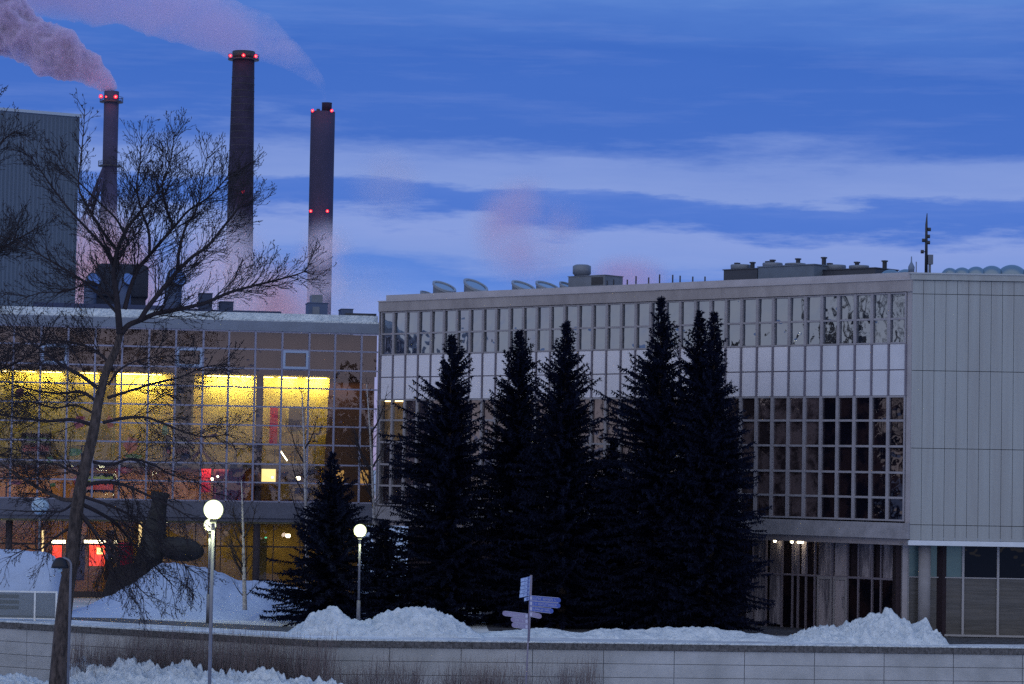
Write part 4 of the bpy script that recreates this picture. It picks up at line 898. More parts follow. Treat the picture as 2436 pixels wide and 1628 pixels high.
# ------------------------------------------------------------------ roof plant, right building
def round_skylight(x, y, w, h, dd, lab):
    """drum cut on a slant with a glazed top"""
    u_ = FR.ux(x, y, dd); z0 = 14.1; zc = FR.zx(x, y, dd); c = Vector(FR.p(u_, dd, 0)); s = 1.586e-4*c.y; r_ = w*s/2; n = 28
    t = thing('round_skylight', lab, 'skylight', (c.x, c.y, z0), 'round skylights on the roof edge'); m_ = MB(); g = MB(); rim = MB()
    ztop = zc+h*s/2; zlow = zc-h*s/2
    def P_(a, rr, dz=0):
        xx, yy = rr*math.cos(a), rr*math.sin(a); zt = (ztop+zlow)/2-(xx/r_)*(ztop-zlow)*.32+(yy/r_)*(ztop-zlow)*.38
        return Vector((c.x+xx, c.y+yy, zt+dz))
    for k in range(n):
        a, b = 2*math.pi*k/n, 2*math.pi*(k+1)/n; p, q = P_(a, r_), P_(b, r_); m_.quad((p.x, p.y, z0), (q.x, q.y, z0), q, p)
        p1, q1, p2, q2 = P_(a, r_*1.06, .05), P_(b, r_*1.06, .05), P_(a, r_*.86, .05), P_(b, r_*.86, .05); rim.quad(p1, q1, q2, p2); rim.quad(P_(a, r_*1.06, -.06), P_(b, r_*1.06, -.06), q1, p1); rim.quad(p2, q2, P_(b, r_*.86, -.02), P_(a, r_*.86, -.02))
    g.poly([P_(2*math.pi*k/n, r_*.88, 0) for k in range(n)])
    m_.build('drum', roofmetal, t, True); rim.build('rim', mat('pale skylight rim', (.22, .27, .36), .5), t); g.build('glazing', glass('skylight glazing', (.8, .85, .95), .35, (.10, .16, .24), .01), t)
for x, y, w, h, lab in ((1018, 658, 52, 26, 'leftmost large round skylight on the roof edge'), (1090, 655, 54, 30, 'tallest round skylight, second of the large ones from the left'), (1199, 656, 52, 24, 'third large round skylight from the left'), (1254, 656, 52, 22, 'fourth large round skylight, touching the third'), (1299, 655, 34, 16, 'small round skylight half hidden by the fan box'), (975, 672, 24, 8, 'lowest tiny round skylight near the left end of the roof')):
    round_skylight(x, y, w, h, -2.2, lab)
# fan box
dd = -2.0; u0_, u1_ = FR.ux(1386, 645, dd), FR.ux(1302, 645, dd); t = thing('roof_fan', 'square vent box with a round fan drum on top, alone on the roof', 'roof vent', FR.p((u0_+u1_)/2, dd-.6, 14.12))
zt_ = FR.zx(1344, 633, dd); m1 = MB(); m1.fbox(FR, u0_, u1_, dd-1.2, dd, 14.12, zt_); m1.fbox(FR, u0_-.03, u1_+.03, dd-1.23, dd+.03, zt_, zt_+.03); m1.build('box', roofmetal, t)
m1 = MB(); m1.fbox(FR, u0_+.12, u0_+.8, dd, dd+.02, 14.6, zt_-.06); m1.build('louvre', darkmetal, t)
cc = FR.p(FR.ux(1333, 620, dd-.6), dd-.6, 0); zt2 = FR.zx(1333, 607, dd-.6); r_ = 21*1.586e-4*cc[1]
m1 = MB(); m1.tube([(cc[0], cc[1], z) for z in (zt_+.03, zt_+.12, zt_+.16, zt2-.06, zt2)], [r_*.8, r_*.85, r_, r_, r_*.7], 24); m1.build('fan_drum', roofmetal, t, True)
# short posts
pp = None
for x, yt in ((1391, 643), (1406, 640), (1437, 641), (1457, 633), (1486, 636), (1511, 629), (1541, 630), (1558, 632), (1587, 634), (1615, 634)):
    dd = -.8; u_ = FR.ux(x, 650, dd); c = FR.p(u_, dd, 14.12); hh = FR.zx(x, yt, dd)-14.12; 
    if pp is None:
        m1 = MB(); m1.tube([(0, 0, 0), (0, 0, .06)], .07, 8); m1.tube([(0, 0, .06), (0, 0, 1)], .032, 8); pp = m1.build('roof_post', darkmetal); o = pp
    else: o = pp.copy(); COL.objects.link(o)
    o.location = c; o.scale = (1, 1, hh); tag(o, 'short dark post standing on the roof edge', 'post', 'row of short posts on the roof edge')
# cooling units
def cooler(lab, x0, x1, ytop, dd, fans, dmt, split=None):
    a, b = FR.ux(x1, 625, dd), FR.ux(x0, 625, dd); zt_ = FR.zx((x0+x1)/2, ytop, dd); t = thing('cooling_unit', lab, 'cooling unit', FR.p((a+b)/2, dd, 14.12), 'cooling units on the roof')
    m_ = MB(); m_.fbox(FR, a, b, dd-1.6, dd, 14.3, zt_); m_.fbox(FR, a-.04, b+.04, dd-1.64, dd+.04, zt_, zt_+.04); m_.build('casing', dmt, t)
    m_ = MB()
    for k in range(4): u_ = a+(b-a)*(k+.5)/4; m_.fbox(FR, u_-.05, u_+.05, dd-.2, dd-.1, 14.1, 14.45)
    m_.build('foot', darkmetal, t)
    for xf, wf, yf in fans:
        c = FR.p(FR.ux(xf, 610, dd-.8), dd-.8, 0); r_ = wf*1.586e-4*c[1]/2; zf = FR.zx(xf, yf, dd-.8)
        m_ = MB(); m_.tube([(c[0], c[1], z) for z in (zt_+.04, zt_+.1, zf-.05, zf)], [r_*.94, r_, r_*1.02, r_*.98], 24); m_.build('fan_cowl', roofmetal, t, True)
    for k in range(3):
        m_ = MB(); u_ = a+(b-a)*(.04+.46*k); m_.fbox(FR, u_-.06, u_+.06, dd-.9, dd-.75, zt_+.04, zt_+.32); m_.fbox(FR, u_-.09, u_+.09, dd-.93, dd-.72, zt_+.32, zt_+.38)
        m_.build('pipe_stub', darkmetal, t)
cooler('dark cooling unit at the left end of the row, on feet', 1658, 1735, 618, -2.4, [(1697, 46, 607)], mat('dark unit', (.05, .06, .09), .6))
cooler('largest cooling unit with two round fans', 1737, 1865, 610, -2.0, [(1770, 46, 603), (1822, 48, 604)], mat('blue grey unit', (.12, .16, .23), .6, .1, 2))
cooler('cooling unit with two fans at the right end of the row', 1868, 2005, 618, -2.6, [(1912, 52, 608), (1968, 46, 609)], MATS['dark unit'])
# domes along the end wall roof
for k, (x, y, w) in enumerate(((2040, 618, 60), (2075, 617, 60), (2176, 614, 50), (2204, 613, 56), (2236, 611, 62), (2272, 609, 70), (2318, 607, 84), (2375, 606, 90))):
    Yd = 110.5 if k > 1 else 111.5; c = at(x, 632, Yd); zt_ = at(x, y, Yd).z; r_ = w*.9*1.586e-4*Yd/2; zb = 14.12
    labs = ('left dome skylight before the corner of the roof', 'second dome skylight before the corner of the roof', 'smallest dome skylight right of the mast', 'dome skylight second right of the mast', 'dome skylight third right of the mast', 'dome skylight fourth right of the mast', 'largest fully seen dome skylight on the right', 'dome skylight cut by the right edge')
    t = thing('dome_skylight', labs[k], 'skylight', (c.x, Yd, zb), 'dome skylights')
    m_ = MB(); m_.box(c.x-r_, c.x+r_, Yd-r_, Yd+r_, zb, zb+.16); m_.build('curb', roofmetal, t)
    m_ = MB(); m_.sphere((c.x, Yd, zb+.16), r_, 28, 16, (zt_-zb-.16)/r_); m_.build('dome', glass('dome plastic %d' % k, (.75, .85, .95), .22, (.07, .12, .17), .01, rough=.15) if k == 0 else MATS['dome plastic 0'], t)
# mast
mp_ = at(2122, 626, 110); t = thing('antenna_mast', 'thin mast with small antennas at the building corner', 'antenna mast', (mp_.x, 110, 14.12)); s = 1.586e-4*110
m1 = MB(); m1.tube([(mp_.x, 110, 14.12), at(2122.5, 515, 110), at(2124, 489, 110)], [.07, .05, .015], 8); m1.build('pole', darkmetal, t, True)
for x, y in ((2129, 526), (2127, 542), (2116, 551), (2127, 556), (2113, 577)):
    c = at(x, y, 110); m_ = MB(); m_.tube([c-Vector((.06, 0, 0)), c+Vector((.06, 0, 0))], .075, 10); q = Vector((mp_.x+.02, 110, c.z)); m_.tube([c, q], .02, 6); m_.build('antenna', darkmetal, t)
m1 = MB(); a, b = at(2123, 584, 110), at(2137, 606, 110); m1.box(a.x+.05, b.x, 109.9, 110.15, b.z, a.z); m1.build('equipment_box', mat('mast box', (.12, .15, .22), .6), t)
m1 = MB(); c = at(2130, 616, 110); m1.tube([c-Vector((0, 0, .25)), c+Vector((0, 0, .2))], .05, 6); m1.build('bracket', roofmetal, t)
c = at(2088, 612, 109.5); t = thing('beacon_lamp', 'small bulb shaped fitting beside the mast', 'roof fitting', (c.x, 109.5, 14.12)); m1 = MB(); m1.tube([(c.x, 109.5, z) for z in (14.3, c.z-.25, c.z-.2, c.z, c.z+.12, c.z+.2, c.z+.42)], [.04, .05, .12, .13, .07, .03, .02], 14); m1.build('body', mat('pale blue fitting', (.14, .2, .32), .5), t, True)
m1 = MB(); c = at(2099, 620, 109.5); m1.tube([(c.x, 109.5, 14.12), (c.x, 109.5, c.z+.35)], .02, 6); tag(m1.build('short_rod', roofmetal), 'single thin rod beside the bulb shaped fitting', 'rod')

# roof plant, left building
def zl(x, y, d): return FL.zx(x, y, d)
def rbox(lab, x0, x1, y0, d, M_, name='roof_box', extra=None, depth=1.4, cat='roof vent'):
    a, b = FL.ux(x1, y0, d), FL.ux(x0, y0, d); t = thing(name, lab, cat, FL.p((a+b)/2, d, 13.25)); zt_ = zl((x0+x1)/2, y0, d)
    m_ = MB(); m_.fbox(FL, a, b, d-depth, d, 13.2, zt_); m_.fbox(FL, a-.03, b+.03, d-depth-.03, d+.03, zt_, zt_+.03); m_.build('box', M_, t)
    if extra:
        for nm, xa, xb, ya, yb in extra:
            m_ = MB(); p, q = FL.ux(xb, ya, d), FL.ux(xa, ya, d); m_.fbox(FL, p, q, d-depth+.2, d-.15 if nm != 'hatch' else d+.03, zl(xa, yb, d), zl(xa, ya, d)); m_.build(nm, roofmetal, t)
    return t
bluebox = mat('blue grey roof box', (.07, .11, .22), .6, .1, 2)
rbox('stepped roof vent box with a cube on top near the building joint', 707, 751, 695, -2.4, bluebox, 'roof_vent_box', [('cowl', 715, 740, 675, 694), ('hatch', 716, 732, 703, 724)])
rbox('low flat roof box right of the stepped vent box', 783, 809, 709, -2.2, bluebox)
rbox('small dark roof box left of the long parapet', 505, 535, 692, -3.6, mat('navy roof box', (.035, .055, .12), .7))
rbox('roof box with a round vent hole behind the tree branches', 458, 487, 673, -3.6, MATS['navy roof box'])
# ribbed ventilation house
a, b = FL.ux(340, 640, -5), FL.ux(220, 640, -5); zt_ = zl(280, 605, -5); zmid = zl(280, 680, -5)
t = thing('ventilation_house', 'dark ribbed plant house with rounded top corners behind the bare tree', 'plant house', FL.p((a+b)/2, -5, 13.25))
m1 = MB(); n = 44
prof2 = [(a, zmid), (b, zmid), (b, zt_-.25), (b-.08, zt_-.08), (b-.25, zt_), (a+.25, zt_), (a+.08, zt_-.08), (a, zt_-.25)]
f_, k_ = [FL.p(u, -5, z) for u, z in prof2], [FL.p(u, -8, z) for u, z in prof2]; m1.poly(f_); m1.poly(list(reversed(k_)))
for i in range(8): m1.quad(f_[i], k_[i], k_[(i+1) % 8], f_[(i+1) % 8])
m1.fbox(FL, a+.1, b-.02, -7.9, -5.12, 13.2, zmid); m1.build('shell', mat('dark plant shell', (.022, .032, .065), .7), t)
m1 = MB()
for i in range(n): u_ = a+.06+(b-a-.12)*i/n; m1.fbox(FL, u_, u_+(b-a)/n*.45, -5, -4.95, zmid+.05, zt_-.12)
m1.build('ribs', mat('plant ribs', (.04, .055, .10), .7), t)
def duct(lab, x, y, w, ybase, d=-4.0):
    """curved cowl with a round mouth turned to the right"""
    u_ = FL.ux(x, y, d); c = FL.p(u_, d, 0); s = 1.586e-4*c[1]; r_ = w*s/2; zc = zl(x, y, d); t = thing('ventilation_cowl', lab, 'roof vent', (c[0], c[1], 13.25), 'round ventilation cowls on the hall roof')
    m_ = MB(); m_.tube([(c[0], c[1], 13.2), (c[0], c[1], zc-.3), (c[0]+.02, c[1]-.02, zc-.1), (c[0]+.08, c[1]-.08, zc+.12), (c[0]+.2, c[1]-.25, zc+.28)], [r_*.85, r_*.85, r_*.9, r_*.95, r_], 22, False); m_.build('duct', bluebox, t, True)
    e = Vector((.45, -.6, .4)).normalized(); o = Vector((c[0]+.2, c[1]-.25, zc+.28)); m_ = MB(); m_.tube([o-e*.03, o+e*.04], r_*1.04, 22); m_.build('mouth_rim', darkmetal, t, True)
    m_ = MB(); m_.tube([o+e*.045, o+e*.05], r_*.88, 22); m_.build('mouth', mat('snow blown mouth', (.10, .2, .5), .6), t)
duct('round ventilation cowl right of the ribbed plant house', 397, 650, 46, 705)
duct('round ventilation cowl left of the ribbed plant house', 207, 655, 34, 705)
duct('round ventilation cowl in front of the ribbed plant house', 286, 655, 34, 705, -3.2)
m1 = MB(); c = FL.p(FL.ux(527/1.0, 700, -3), -3, 0); q = at(500, 655, c[1]); 
m1.tube([(q.x, c[1], 13.2), (q.x, c[1], q.z)], .02, 6); tag(m1.build('roof_rod', darkmetal), 'thin upright rod on the hall roof among the branches', 'rod')

# ------------------------------------------------------------------ power plant in the distance
YP = 700.0; SP = 1.586e-4*YP
def stack(lab, xa0, xa1, yt, xb0, xb1, yb, M_, name='chimney_stack', sides=32, Y=YP):
    s = 1.586e-4*Y; c0, c1 = at((xa0+xa1)/2, yt, Y), at((xb0+xb1)/2, yb, Y); xx = (c0.x+c1.x)/2
    t = thing(name, lab, 'chimney', (xx, Y, 0), 'tall chimneys of the power plant'); r0, r1 = (xa1-xa0)*s/2, (xb1-xb0)*s/2
    zt, zb_ = c0.z, c1.z; rb = r1+(r1-r0)*(zb_/(zt-zb_)) if zt != zb_ else r1
    m_ = MB(); n = 16; m_.tube([(xx, Y, zt*k/n) for k in range(n+1)], [rb+(r0-rb)*k/n for k in range(n+1)], sides, True); m_.build('shaft', M_, t, True)
    return t, xx, r0, zt
def lamp(t, x, y, r_=.42, Y=None, yy=None):
    c = at(x, y, Y or YP-4); m_ = MB(); m_.sphere(c, r_*.42, 12, 8); o_ = m_.build('warning_lamp', redlamp, t); m_ = MB(); m_.sphere(c, r_*.85, 14, 10); l_ = m_.build('lens', halom, None); l_.parent = o_; l_.matrix_parent_inverse = Matrix.Translation(-t.location) @ Matrix.Identity(4); l_.matrix_parent_inverse = Matrix.Identity(4)  # glowing outer shell stands for the red halo round each lamp
    ld = bpy.data.lights.new('warning_light', 'POINT'); ld.energy = 90; ld.color = (1, .12, .08); ld.shadow_soft_size = .4
    o = bpy.data.objects.new('warning_light', ld); COL.objects.link(o); o.parent = t; o.matrix_parent_inverse = Matrix.Translation(-t.location); o.location = (c.x, c.y-1.2, c.z)
def gallery(t, xx, zg, r_, Y=YP, M_=darkmetal):
    m_ = MB(); m_.tube([(xx, Y, zg-.15), (xx, Y, zg+.1)], r_+1.1, 28)
    m_.build('gallery', M_, t, True)
    m_ = MB()
    for zz in (zg+.7, zg+1.2):
        pts = [(xx+(r_+1.05)*math.cos(a), Y+(r_+1.05)*math.sin(a), zz) for a in [2*math.pi*k/28 for k in range(29)]]; m_.tube(pts, .06, 5, False)
    for k in range(14): a = 2*math.pi*k/14; m_.tube([(xx+(r_+1.05)*math.cos(a), Y+(r_+1.05)*math.sin(a), zg), (xx+(r_+1.05)*math.cos(a), Y+(r_+1.05)*math.sin(a), zg+1.2)], .06, 4)
    m_.build('gallery_rail', M_, t)
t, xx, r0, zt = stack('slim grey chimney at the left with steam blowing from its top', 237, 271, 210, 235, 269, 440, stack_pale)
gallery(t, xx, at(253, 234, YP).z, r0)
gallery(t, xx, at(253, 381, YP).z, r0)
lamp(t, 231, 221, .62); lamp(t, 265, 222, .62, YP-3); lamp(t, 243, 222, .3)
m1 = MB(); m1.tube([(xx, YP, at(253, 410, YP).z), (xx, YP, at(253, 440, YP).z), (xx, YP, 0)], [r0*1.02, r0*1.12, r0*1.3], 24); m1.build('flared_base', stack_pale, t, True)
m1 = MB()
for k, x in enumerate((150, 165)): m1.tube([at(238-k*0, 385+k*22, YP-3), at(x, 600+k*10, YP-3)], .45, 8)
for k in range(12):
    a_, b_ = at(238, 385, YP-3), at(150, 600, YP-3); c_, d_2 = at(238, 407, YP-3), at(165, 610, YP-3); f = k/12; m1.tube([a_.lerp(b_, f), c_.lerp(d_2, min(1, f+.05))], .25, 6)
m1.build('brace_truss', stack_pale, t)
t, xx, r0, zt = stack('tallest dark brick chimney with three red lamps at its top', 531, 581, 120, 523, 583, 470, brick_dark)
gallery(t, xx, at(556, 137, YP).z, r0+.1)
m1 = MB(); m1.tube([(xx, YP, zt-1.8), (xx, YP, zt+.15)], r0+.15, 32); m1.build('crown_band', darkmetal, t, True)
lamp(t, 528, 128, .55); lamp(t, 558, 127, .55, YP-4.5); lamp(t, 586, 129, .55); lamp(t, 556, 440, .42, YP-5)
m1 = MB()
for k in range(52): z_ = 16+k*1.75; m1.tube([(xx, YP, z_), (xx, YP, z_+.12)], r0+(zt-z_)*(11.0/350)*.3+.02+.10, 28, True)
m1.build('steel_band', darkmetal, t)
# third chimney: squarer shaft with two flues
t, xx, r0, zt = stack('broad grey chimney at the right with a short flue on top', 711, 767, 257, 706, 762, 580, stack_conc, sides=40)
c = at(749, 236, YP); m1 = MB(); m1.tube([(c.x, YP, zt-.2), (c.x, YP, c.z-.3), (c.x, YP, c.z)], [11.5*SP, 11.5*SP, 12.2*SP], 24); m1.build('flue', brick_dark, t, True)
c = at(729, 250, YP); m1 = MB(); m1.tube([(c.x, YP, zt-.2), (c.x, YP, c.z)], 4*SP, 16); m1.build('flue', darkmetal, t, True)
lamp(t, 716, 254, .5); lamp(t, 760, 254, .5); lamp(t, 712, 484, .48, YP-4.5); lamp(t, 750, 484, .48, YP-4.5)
# boiler house
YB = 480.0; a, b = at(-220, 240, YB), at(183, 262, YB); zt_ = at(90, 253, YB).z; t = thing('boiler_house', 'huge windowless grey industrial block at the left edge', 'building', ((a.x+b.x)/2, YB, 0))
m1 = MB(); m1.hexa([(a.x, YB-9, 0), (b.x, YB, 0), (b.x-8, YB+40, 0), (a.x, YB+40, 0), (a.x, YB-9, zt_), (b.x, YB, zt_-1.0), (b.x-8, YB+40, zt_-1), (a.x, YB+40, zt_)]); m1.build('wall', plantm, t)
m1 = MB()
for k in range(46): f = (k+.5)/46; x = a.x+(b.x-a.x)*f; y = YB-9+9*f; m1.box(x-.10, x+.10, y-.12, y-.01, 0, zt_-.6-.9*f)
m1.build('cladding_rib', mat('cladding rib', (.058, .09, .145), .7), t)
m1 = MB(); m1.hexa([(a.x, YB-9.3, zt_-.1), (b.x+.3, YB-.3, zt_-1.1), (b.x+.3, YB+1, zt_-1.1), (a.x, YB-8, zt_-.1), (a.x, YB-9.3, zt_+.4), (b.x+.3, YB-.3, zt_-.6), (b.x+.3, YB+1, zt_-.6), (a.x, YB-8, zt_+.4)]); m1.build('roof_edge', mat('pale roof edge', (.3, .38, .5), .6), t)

# ------------------------------------------------------------------ steam
def volmat(name, col, dens, noise_scale, lo, hi, radial=False, aniso=.2, detail=4):
    M = bpy.data.materials.new(name); M.use_nodes = True; nt = M.node_tree; N = nt.nodes; L = nt.links; N.remove(N['Principled BSDF']); out = N['Material Output']
    v = N.new('ShaderNodeVolumePrincipled'); v.inputs['Color'].default_value = (*col, 1); v.inputs['Anisotropy'].default_value = aniso; v.inputs['Density'].default_value = dens
    L.new(v.outputs[0], out.inputs['Volume'])
    if noise_scale or radial:
        tc = N.new('ShaderNodeTexCoord'); geo = N.new('ShaderNodeNewGeometry')
        val = None
        if noise_scale:
            n = N.new('ShaderNodeTexNoise'); n.inputs['Scale'].default_value = noise_scale; n.inputs['Detail'].default_value = detail; n.inputs['Roughness'].default_value = .6; L.new(geo.outputs['Position'], n.inputs['Vector'])
            mr = N.new('ShaderNodeMapRange'); mr.inputs[1].default_value = lo; mr.inputs[2].default_value = hi; mr.interpolation_type = 'SMOOTHSTEP'; L.new(n.outputs['Fac'], mr.inputs[0]); val = mr.outputs[0]
        if radial:
            ln = N.new('ShaderNodeVectorMath'); ln.operation = 'LENGTH'; L.new(tc.outputs['Object'], ln.inputs[0])
            m3 = N.new('ShaderNodeMapRange'); m3.inputs[1].default_value = 1.0; m3.inputs[2].default_value = .15; m3.interpolation_type = 'SMOOTHSTEP'; L.new(ln.outputs['Value'], m3.inputs[0])
            if val: mu = N.new('ShaderNodeMath'); mu.operation = 'MULTIPLY'; L.new(val, mu.inputs[0]); L.new(m3.outputs[0], mu.inputs[1]); val = mu.outputs[0]
            else: val = m3.outputs[0]
        m4 = N.new('ShaderNodeMath'); m4.operation = 'MULTIPLY'; m4.inputs[1].default_value = dens; L.new(val, m4.inputs[0]); L.new(m4.outputs[0], v.inputs['Density'])
    M.cycles.volume_step_rate = 1.0
    MATS[name] = M; return M
def plume(label, path, Y, seed, M_, flat=.8, lumps=(.16, .05), amp=.30, dy=0):
    """closed lumpy body swept along the drift of the steam; path: (x, y, half width) in picture units"""
    s = 1.586e-4*Y; cen = [at(x, y, Y+dy*i) for i, (x, y, w) in enumerate(path)]; rad = [w*s for x, y, w in path]; k = len(path)
    ring = 72; per = 26; T = (k-1)*per; C = []; Rr = []
    for i in range(T+1):
        f = i/per; a = min(k-2, int(f)); t_ = f-a; pa, p0, p1, pb = cen[max(0, a-1)], cen[a], cen[a+1], cen[min(k-1, a+2)]
        C.append(.5*((2*p0)+(p1-pa)*t_+(2*pa-5*p0+4*p1-pb)*t_*t_+(3*p0-pa-3*p1+pb)*t_**3)); Rr.append(rad[a]*(1-t_)+rad[a+1]*t_)
    m_ = MB(); so = seed*13.7
    for i, c in enumerate(C):
        d = (C[min(T, i+1)]-C[max(0, i-1)]).normalized(); n1 = Vector((0, 1, 0)); n1 = (n1-d*n1.dot(d)).normalized(); n2 = d.cross(n1)
        for j in range(ring):
            a = 2*math.pi*j/ring; e = n1*math.cos(a)*flat+n2*math.sin(a); q = c+e*Rr[i]
            b1 = 1-2*abs(noise.noise(Vector((q.x*lumps[1]+so, q.y*lumps[1], q.z*lumps[1])))); b2 = 1-2*abs(noise.noise(Vector((q.x*lumps[0], q.y*lumps[0]+so, q.z*lumps[0]))))
            b3 = 1-2*abs(noise.noise(Vector((q.x*lumps[0]*2.7, q.y*lumps[0]*2.7+so, q.z*lumps[0]*2.7))))
            rr = Rr[i]*(1+amp*(b1*.9+b2*.55+b3*.22-.6)); q = c+e*rr; m_.v.append(q[:])
    for i in range(T):
        for j in range(ring):
            j2 = (j+1) % ring; m_.f.append((i*ring+j, i*ring+j2, (i+1)*ring+j2, (i+1)*ring+j))
    m_.f.append(tuple(reversed(range(ring)))); m_.f.append(tuple(T*ring+j for j in range(ring)))
    o = m_.build('steam_plume', M_, smooth=True); return tag(o, label, 'steam plume')
v1 = volmat('steam plume dense', (.86, .78, .95), 1.6, .16, .30, .60, aniso=.1)
v2 = volmat('steam plume thin', (.86, .78, .96), .16, .05, .27, .56, aniso=.1)
plume('thick lumpy steam plume blowing left from the slim chimney', [(256, 210, 11), (248, 196, 17), (225, 178, 26), (190, 150, 36), (140, 125, 48), (80, 95, 58), (0, 60, 68), (-110, 10, 78)], YP, 1, v1, lumps=(.18, .06), amp=.42)
plume('broad thin steam plume drifting left above the dark brick chimney', [(743, 232, 3), (740, 208, 6), (722, 178, 16), (676, 138, 30), (612, 96, 46), (520, 60, 58), (420, 28, 62), (300, -10, 72), (150, -60, 90), (0, -100, 100)], YP+25, 2, v2, lumps=(.11, .035), amp=.30)
def puff(label, x, y, rx, rz, Y, M_, ry=None):
    s = 1.586e-4*Y; m_ = MB(); m_.sphere((0, 0, 0), 1, 32, 20); o = m_.build('steam_cloud', M_); o.location = at(x, y, Y); o.scale = (rx*s, (ry or rx*.6)*s, rz*s); return tag(o, label, 'steam cloud', 'low clouds of steam')
vp = volmat('low steam', (.998, .86, .90), .60, .035, .34, .62, radial=True, aniso=.3)  # pink of the glow from below is put into the steam colour
vq = volmat('faint steam', (.998, .80, .90), .20, .03, .30, .62, radial=True, aniso=.3)  # pink tint takes the place of a light under these puffs
puff('dense pale pink steam swallowing the foot of the slim chimney', 240, 640, 170, 190, 660, vp)
puff('lilac steam hiding the lower half of the brick chimney', 500, 640, 160, 185, 655, volmat('lilac steam', (.98, .93, .98), .22, .03, .30, .58, radial=True, aniso=.3))
puff('bright pink steam bank left of the stepped vent box', 640, 730, 150, 170, 670, vp)
puff('wispy steam curling round the broad grey chimney', 745, 600, 90, 120, 650, volmat('wispy steam', (.99, .92, .97), .32, .07, .36, .60, radial=True, aniso=.3))
puff('smooth lilac steam beside the end of the office roof', 820, 720, 170, 150, 720, volmat('smooth lilac steam', (.99, .92, .98), .12, .02, .25, .6, radial=True, aniso=.3))
puff('faint pink steam puff high over the round skylights', 1215, 530, 160, 150, 800, vq)
puff('faint low steam behind the fan box and posts', 1440, 640, 130, 70, 820, vq)
puff('very faint pink haze patch right of the grey chimney', 880, 420, 120, 110, 800, volmat('hardly visible steam', (.99, .86, .93), .06, .03, .30, .6, radial=True, aniso=.3))
# added point lights, themselves unseen, that tint the steam from below
for x, y, Y, e, c_ in ((230, 900, 590, 14000, (1, .62, .60)), (640, 900, 590, 42000, (1, .60, .56))):
    p = at(x, y, Y); ld = bpy.data.lights.new('steam_tint_light', 'POINT'); ld.energy = e; ld.color = c_; ld.shadow_soft_size = 6
    o = bpy.data.objects.new('steam_tint_light', ld); COL.objects.link(o); o.location = p

# tall street lamps further left, mirrored in the lower window band
for k, (x, y, dist) in enumerate(((1850, 948, 62), (1975, 928, 66), (1922, 934, 70))):
    r_ = ray(x, y); o_ = FR.o; t_ = o_.dot(FR.n)/Vector((r_.x, r_.y, 0)).dot(FR.n); hit = Vector((0, 0, CH))+r_*t_; rd = r_.normalized(); rd = rd-2*rd.dot(FR.n)*FR.n; c_ = hit+rd*dist
    t = thing('tall_street_lamp', ('tall lit street lamp left of the view, nearest of three', 'tall lit street lamp left of the view, farthest of three', 'tall lit street lamp left of the view, middle of three')[k], 'street lamp', (c_.x, c_.y, -2.4), 'tall street lamps left of the view')
    m1 = MB(); m1.tube([(c_.x, c_.y+.3, -2.4), (c_.x, c_.y+.3, c_.z), (c_.x, c_.y, c_.z+.2)], .07, 8); m1.build('pole', polem, t)
    m1 = MB(); m1.sphere(c_, .30, 14, 8, 1.0 if k else 1.6); m1.build('lamp_head', warm_lamp, t)

# trees further left, seen only mirrored in the long window bands
for k, (x, y, sc_, rz) in enumerate(((-62, 112, 1.15, 1), (-66, 120, 1.3, 2), (-64, 128, 1.1, 3))):
    src = (S1, S3, S4)[k]; c = copy_tree(src, (x, y, 0), ('dark spruce standing well left of the view, nearest of three', 'dark spruce standing well left of the view, middle of three', 'dark spruce standing well left of the view, farthest of three')[k], rz, sc_)

# ------------------------------------------------------------------ sky and light
wd = bpy.data.worlds.new('World'); sc.world = wd; wd.use_nodes = True; nt = wd.node_tree; N = nt.nodes; L = nt.links
bg = N['Background']
tc = N.new('ShaderNodeTexCoord'); sx = N.new('ShaderNodeSeparateXYZ'); L.new(tc.outputs['Generated'], sx.inputs[0])
def mth(op, a, b=None, c=None, clamp=False):
    n = N.new('ShaderNodeMath'); n.operation = op; n.use_clamp = clamp
    for i, v in enumerate((a, b, c)):
        if v is None: continue
        if isinstance(v, (int, float)): n.inputs[i].default_value = v
        else: L.new(v, n.inputs[i])
    return n.outputs[0]
el = mth('MULTIPLY', mth('ARCSINE', sx.outputs[2]), 57.2958)
azm = mth('MULTIPLY', mth('ARCTAN2', sx.outputs[0], sx.outputs[1]), 57.2958)
def nz(sa, se, scale, detail, seed):
    cb = N.new('ShaderNodeCombineXYZ'); L.new(mth('MULTIPLY', azm, sa), cb.inputs[0]); L.new(mth('MULTIPLY', el, se), cb.inputs[1]); cb.inputs[2].default_value = seed
    n = N.new('ShaderNodeTexNoise'); n.inputs['Scale'].default_value = scale; n.inputs['Detail'].default_value = detail; n.inputs['Roughness'].default_value = .62; L.new(cb.outputs[0], n.inputs['Vector']); return mth('SUBTRACT', n.outputs['Fac'], .5)
warp = mth('ADD', mth('MULTIPLY', nz(.16, .95, 1, 7, 1.3), 2.2), mth('MULTIPLY', nz(.05, .25, 1, 2, 5.1), 1.6))
v = mth('ADD', mth('ADD', el, mth('MULTIPLY', azm, .03)), warp)
rp = N.new('ShaderNodeValToRGB'); L.new(mth('DIVIDE', v, 16.0), rp.inputs[0]); cr = rp.color_ramp
stops = [(0, (.40, .35, .62)), (2.7, (.25, .34, .72)), (3.6, (.15, .28, .72)), (4.2, (.10, .23, .68)), (4.55, (.21, .32, .71)), (5.15, (.24, .34, .72)), (5.4, (.075, .185, .62)), (5.8, (.085, .195, .63)), (6.0, (.22, .325, .70)), (6.6, (.19, .295, .68)), (7.1, (.058, .160, .57)), (8.6, (.048, .148, .55)), (9.6, (.075, .19, .60)), (10.6, (.13, .27, .67)), (16, (.17, .32, .68))]
while len(cr.elements) > 1: cr.elements.remove(cr.elements[0])
cr.elements[0].position = 0; cr.elements[0].color = (*stops[0][1], 1)
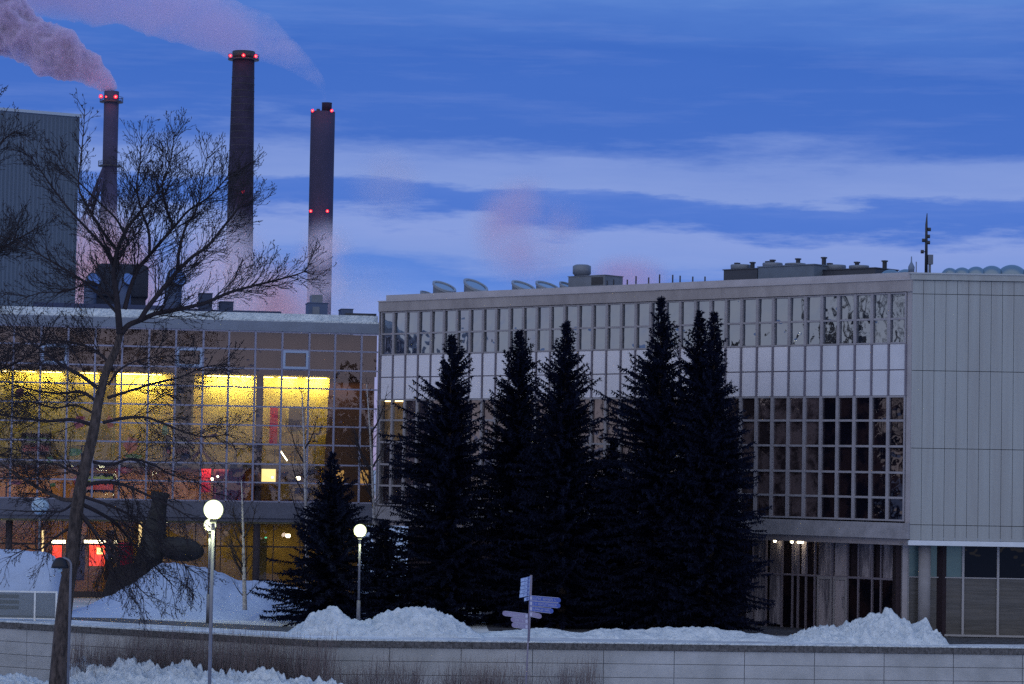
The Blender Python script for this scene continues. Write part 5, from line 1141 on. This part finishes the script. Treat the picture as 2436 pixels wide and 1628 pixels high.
for p, c in stops[1:]:
    e = cr.elements.new(p/16); e.color = (*c, 1)
# faint wide streaks
st_ = mth('MULTIPLY', nz(.16, 1.8, 1, 8, 9.0), .7)
hs = N.new('ShaderNodeMix'); hs.data_type = 'RGBA'; hs.blend_type = 'MIX'; L.new(mth('MAXIMUM', st_, 0), hs.inputs['Factor']); L.new(rp.outputs[0], hs.inputs['A']); hs.inputs['B'].default_value = (.33, .42, .78, 1)
# the half of the sky behind the viewer is paler and greyer
bk = N.new('ShaderNodeMapRange'); bk.inputs[1].default_value = .25; bk.inputs[2].default_value = -.45; bk.interpolation_type = 'SMOOTHSTEP'
L.new(mth('ADD', sx.outputs[1], mth('MULTIPLY', sx.outputs[0], .25)), bk.inputs[0])
lo_ = N.new('ShaderNodeValToRGB'); L.new(sx.outputs[2], lo_.inputs[0]); e = lo_.color_ramp.elements; e[0].position = 0; e[0].color = (.82, .78, .80, 1); e[1].position = .7; e[1].color = (.52, .60, .78, 1)
m2 = N.new('ShaderNodeMix'); m2.data_type = 'RGBA'; L.new(bk.outputs[0], m2.inputs['Factor']); L.new(hs.outputs['Result'], m2.inputs['A']); L.new(lo_.outputs[0], m2.inputs['B'])
# physical twilight sky mixed in at low weight
sky = N.new('ShaderNodeTexSky'); sky.sky_type = 'NISHITA'; sky.sun_disc = False; sky.sun_elevation = R(0.5); sky.sun_rotation = R(200)
m3 = N.new('ShaderNodeMix'); m3.data_type = 'RGBA'; m3.blend_type = 'ADD'; m3.inputs['Factor'].default_value = .003; L.new(m2.outputs['Result'], m3.inputs['A']); L.new(sky.outputs[0], m3.inputs['B'])
L.new(m3.outputs['Result'], bg.inputs['Color']); bg.inputs['Strength'].default_value = 1.0

sc.view_settings.view_transform = 'Standard'; sc.view_settings.look = 'None'; sc.view_settings.exposure = 0; sc.view_settings.gamma = 1
cy = sc.cycles; cy.use_denoising = False; cy.max_bounces = 8; cy.diffuse_bounces = 3; cy.glossy_bounces = 3; cy.transparent_max_bounces = 12; cy.volume_bounces = 5; cy.volume_max_steps = 128; cy.volume_step_rate = 1
cy.use_adaptive_sampling = True; cy.adaptive_threshold = .01; cy.sample_clamp_indirect = 5; cy.caustics_reflective = False; cy.caustics_refractive = False
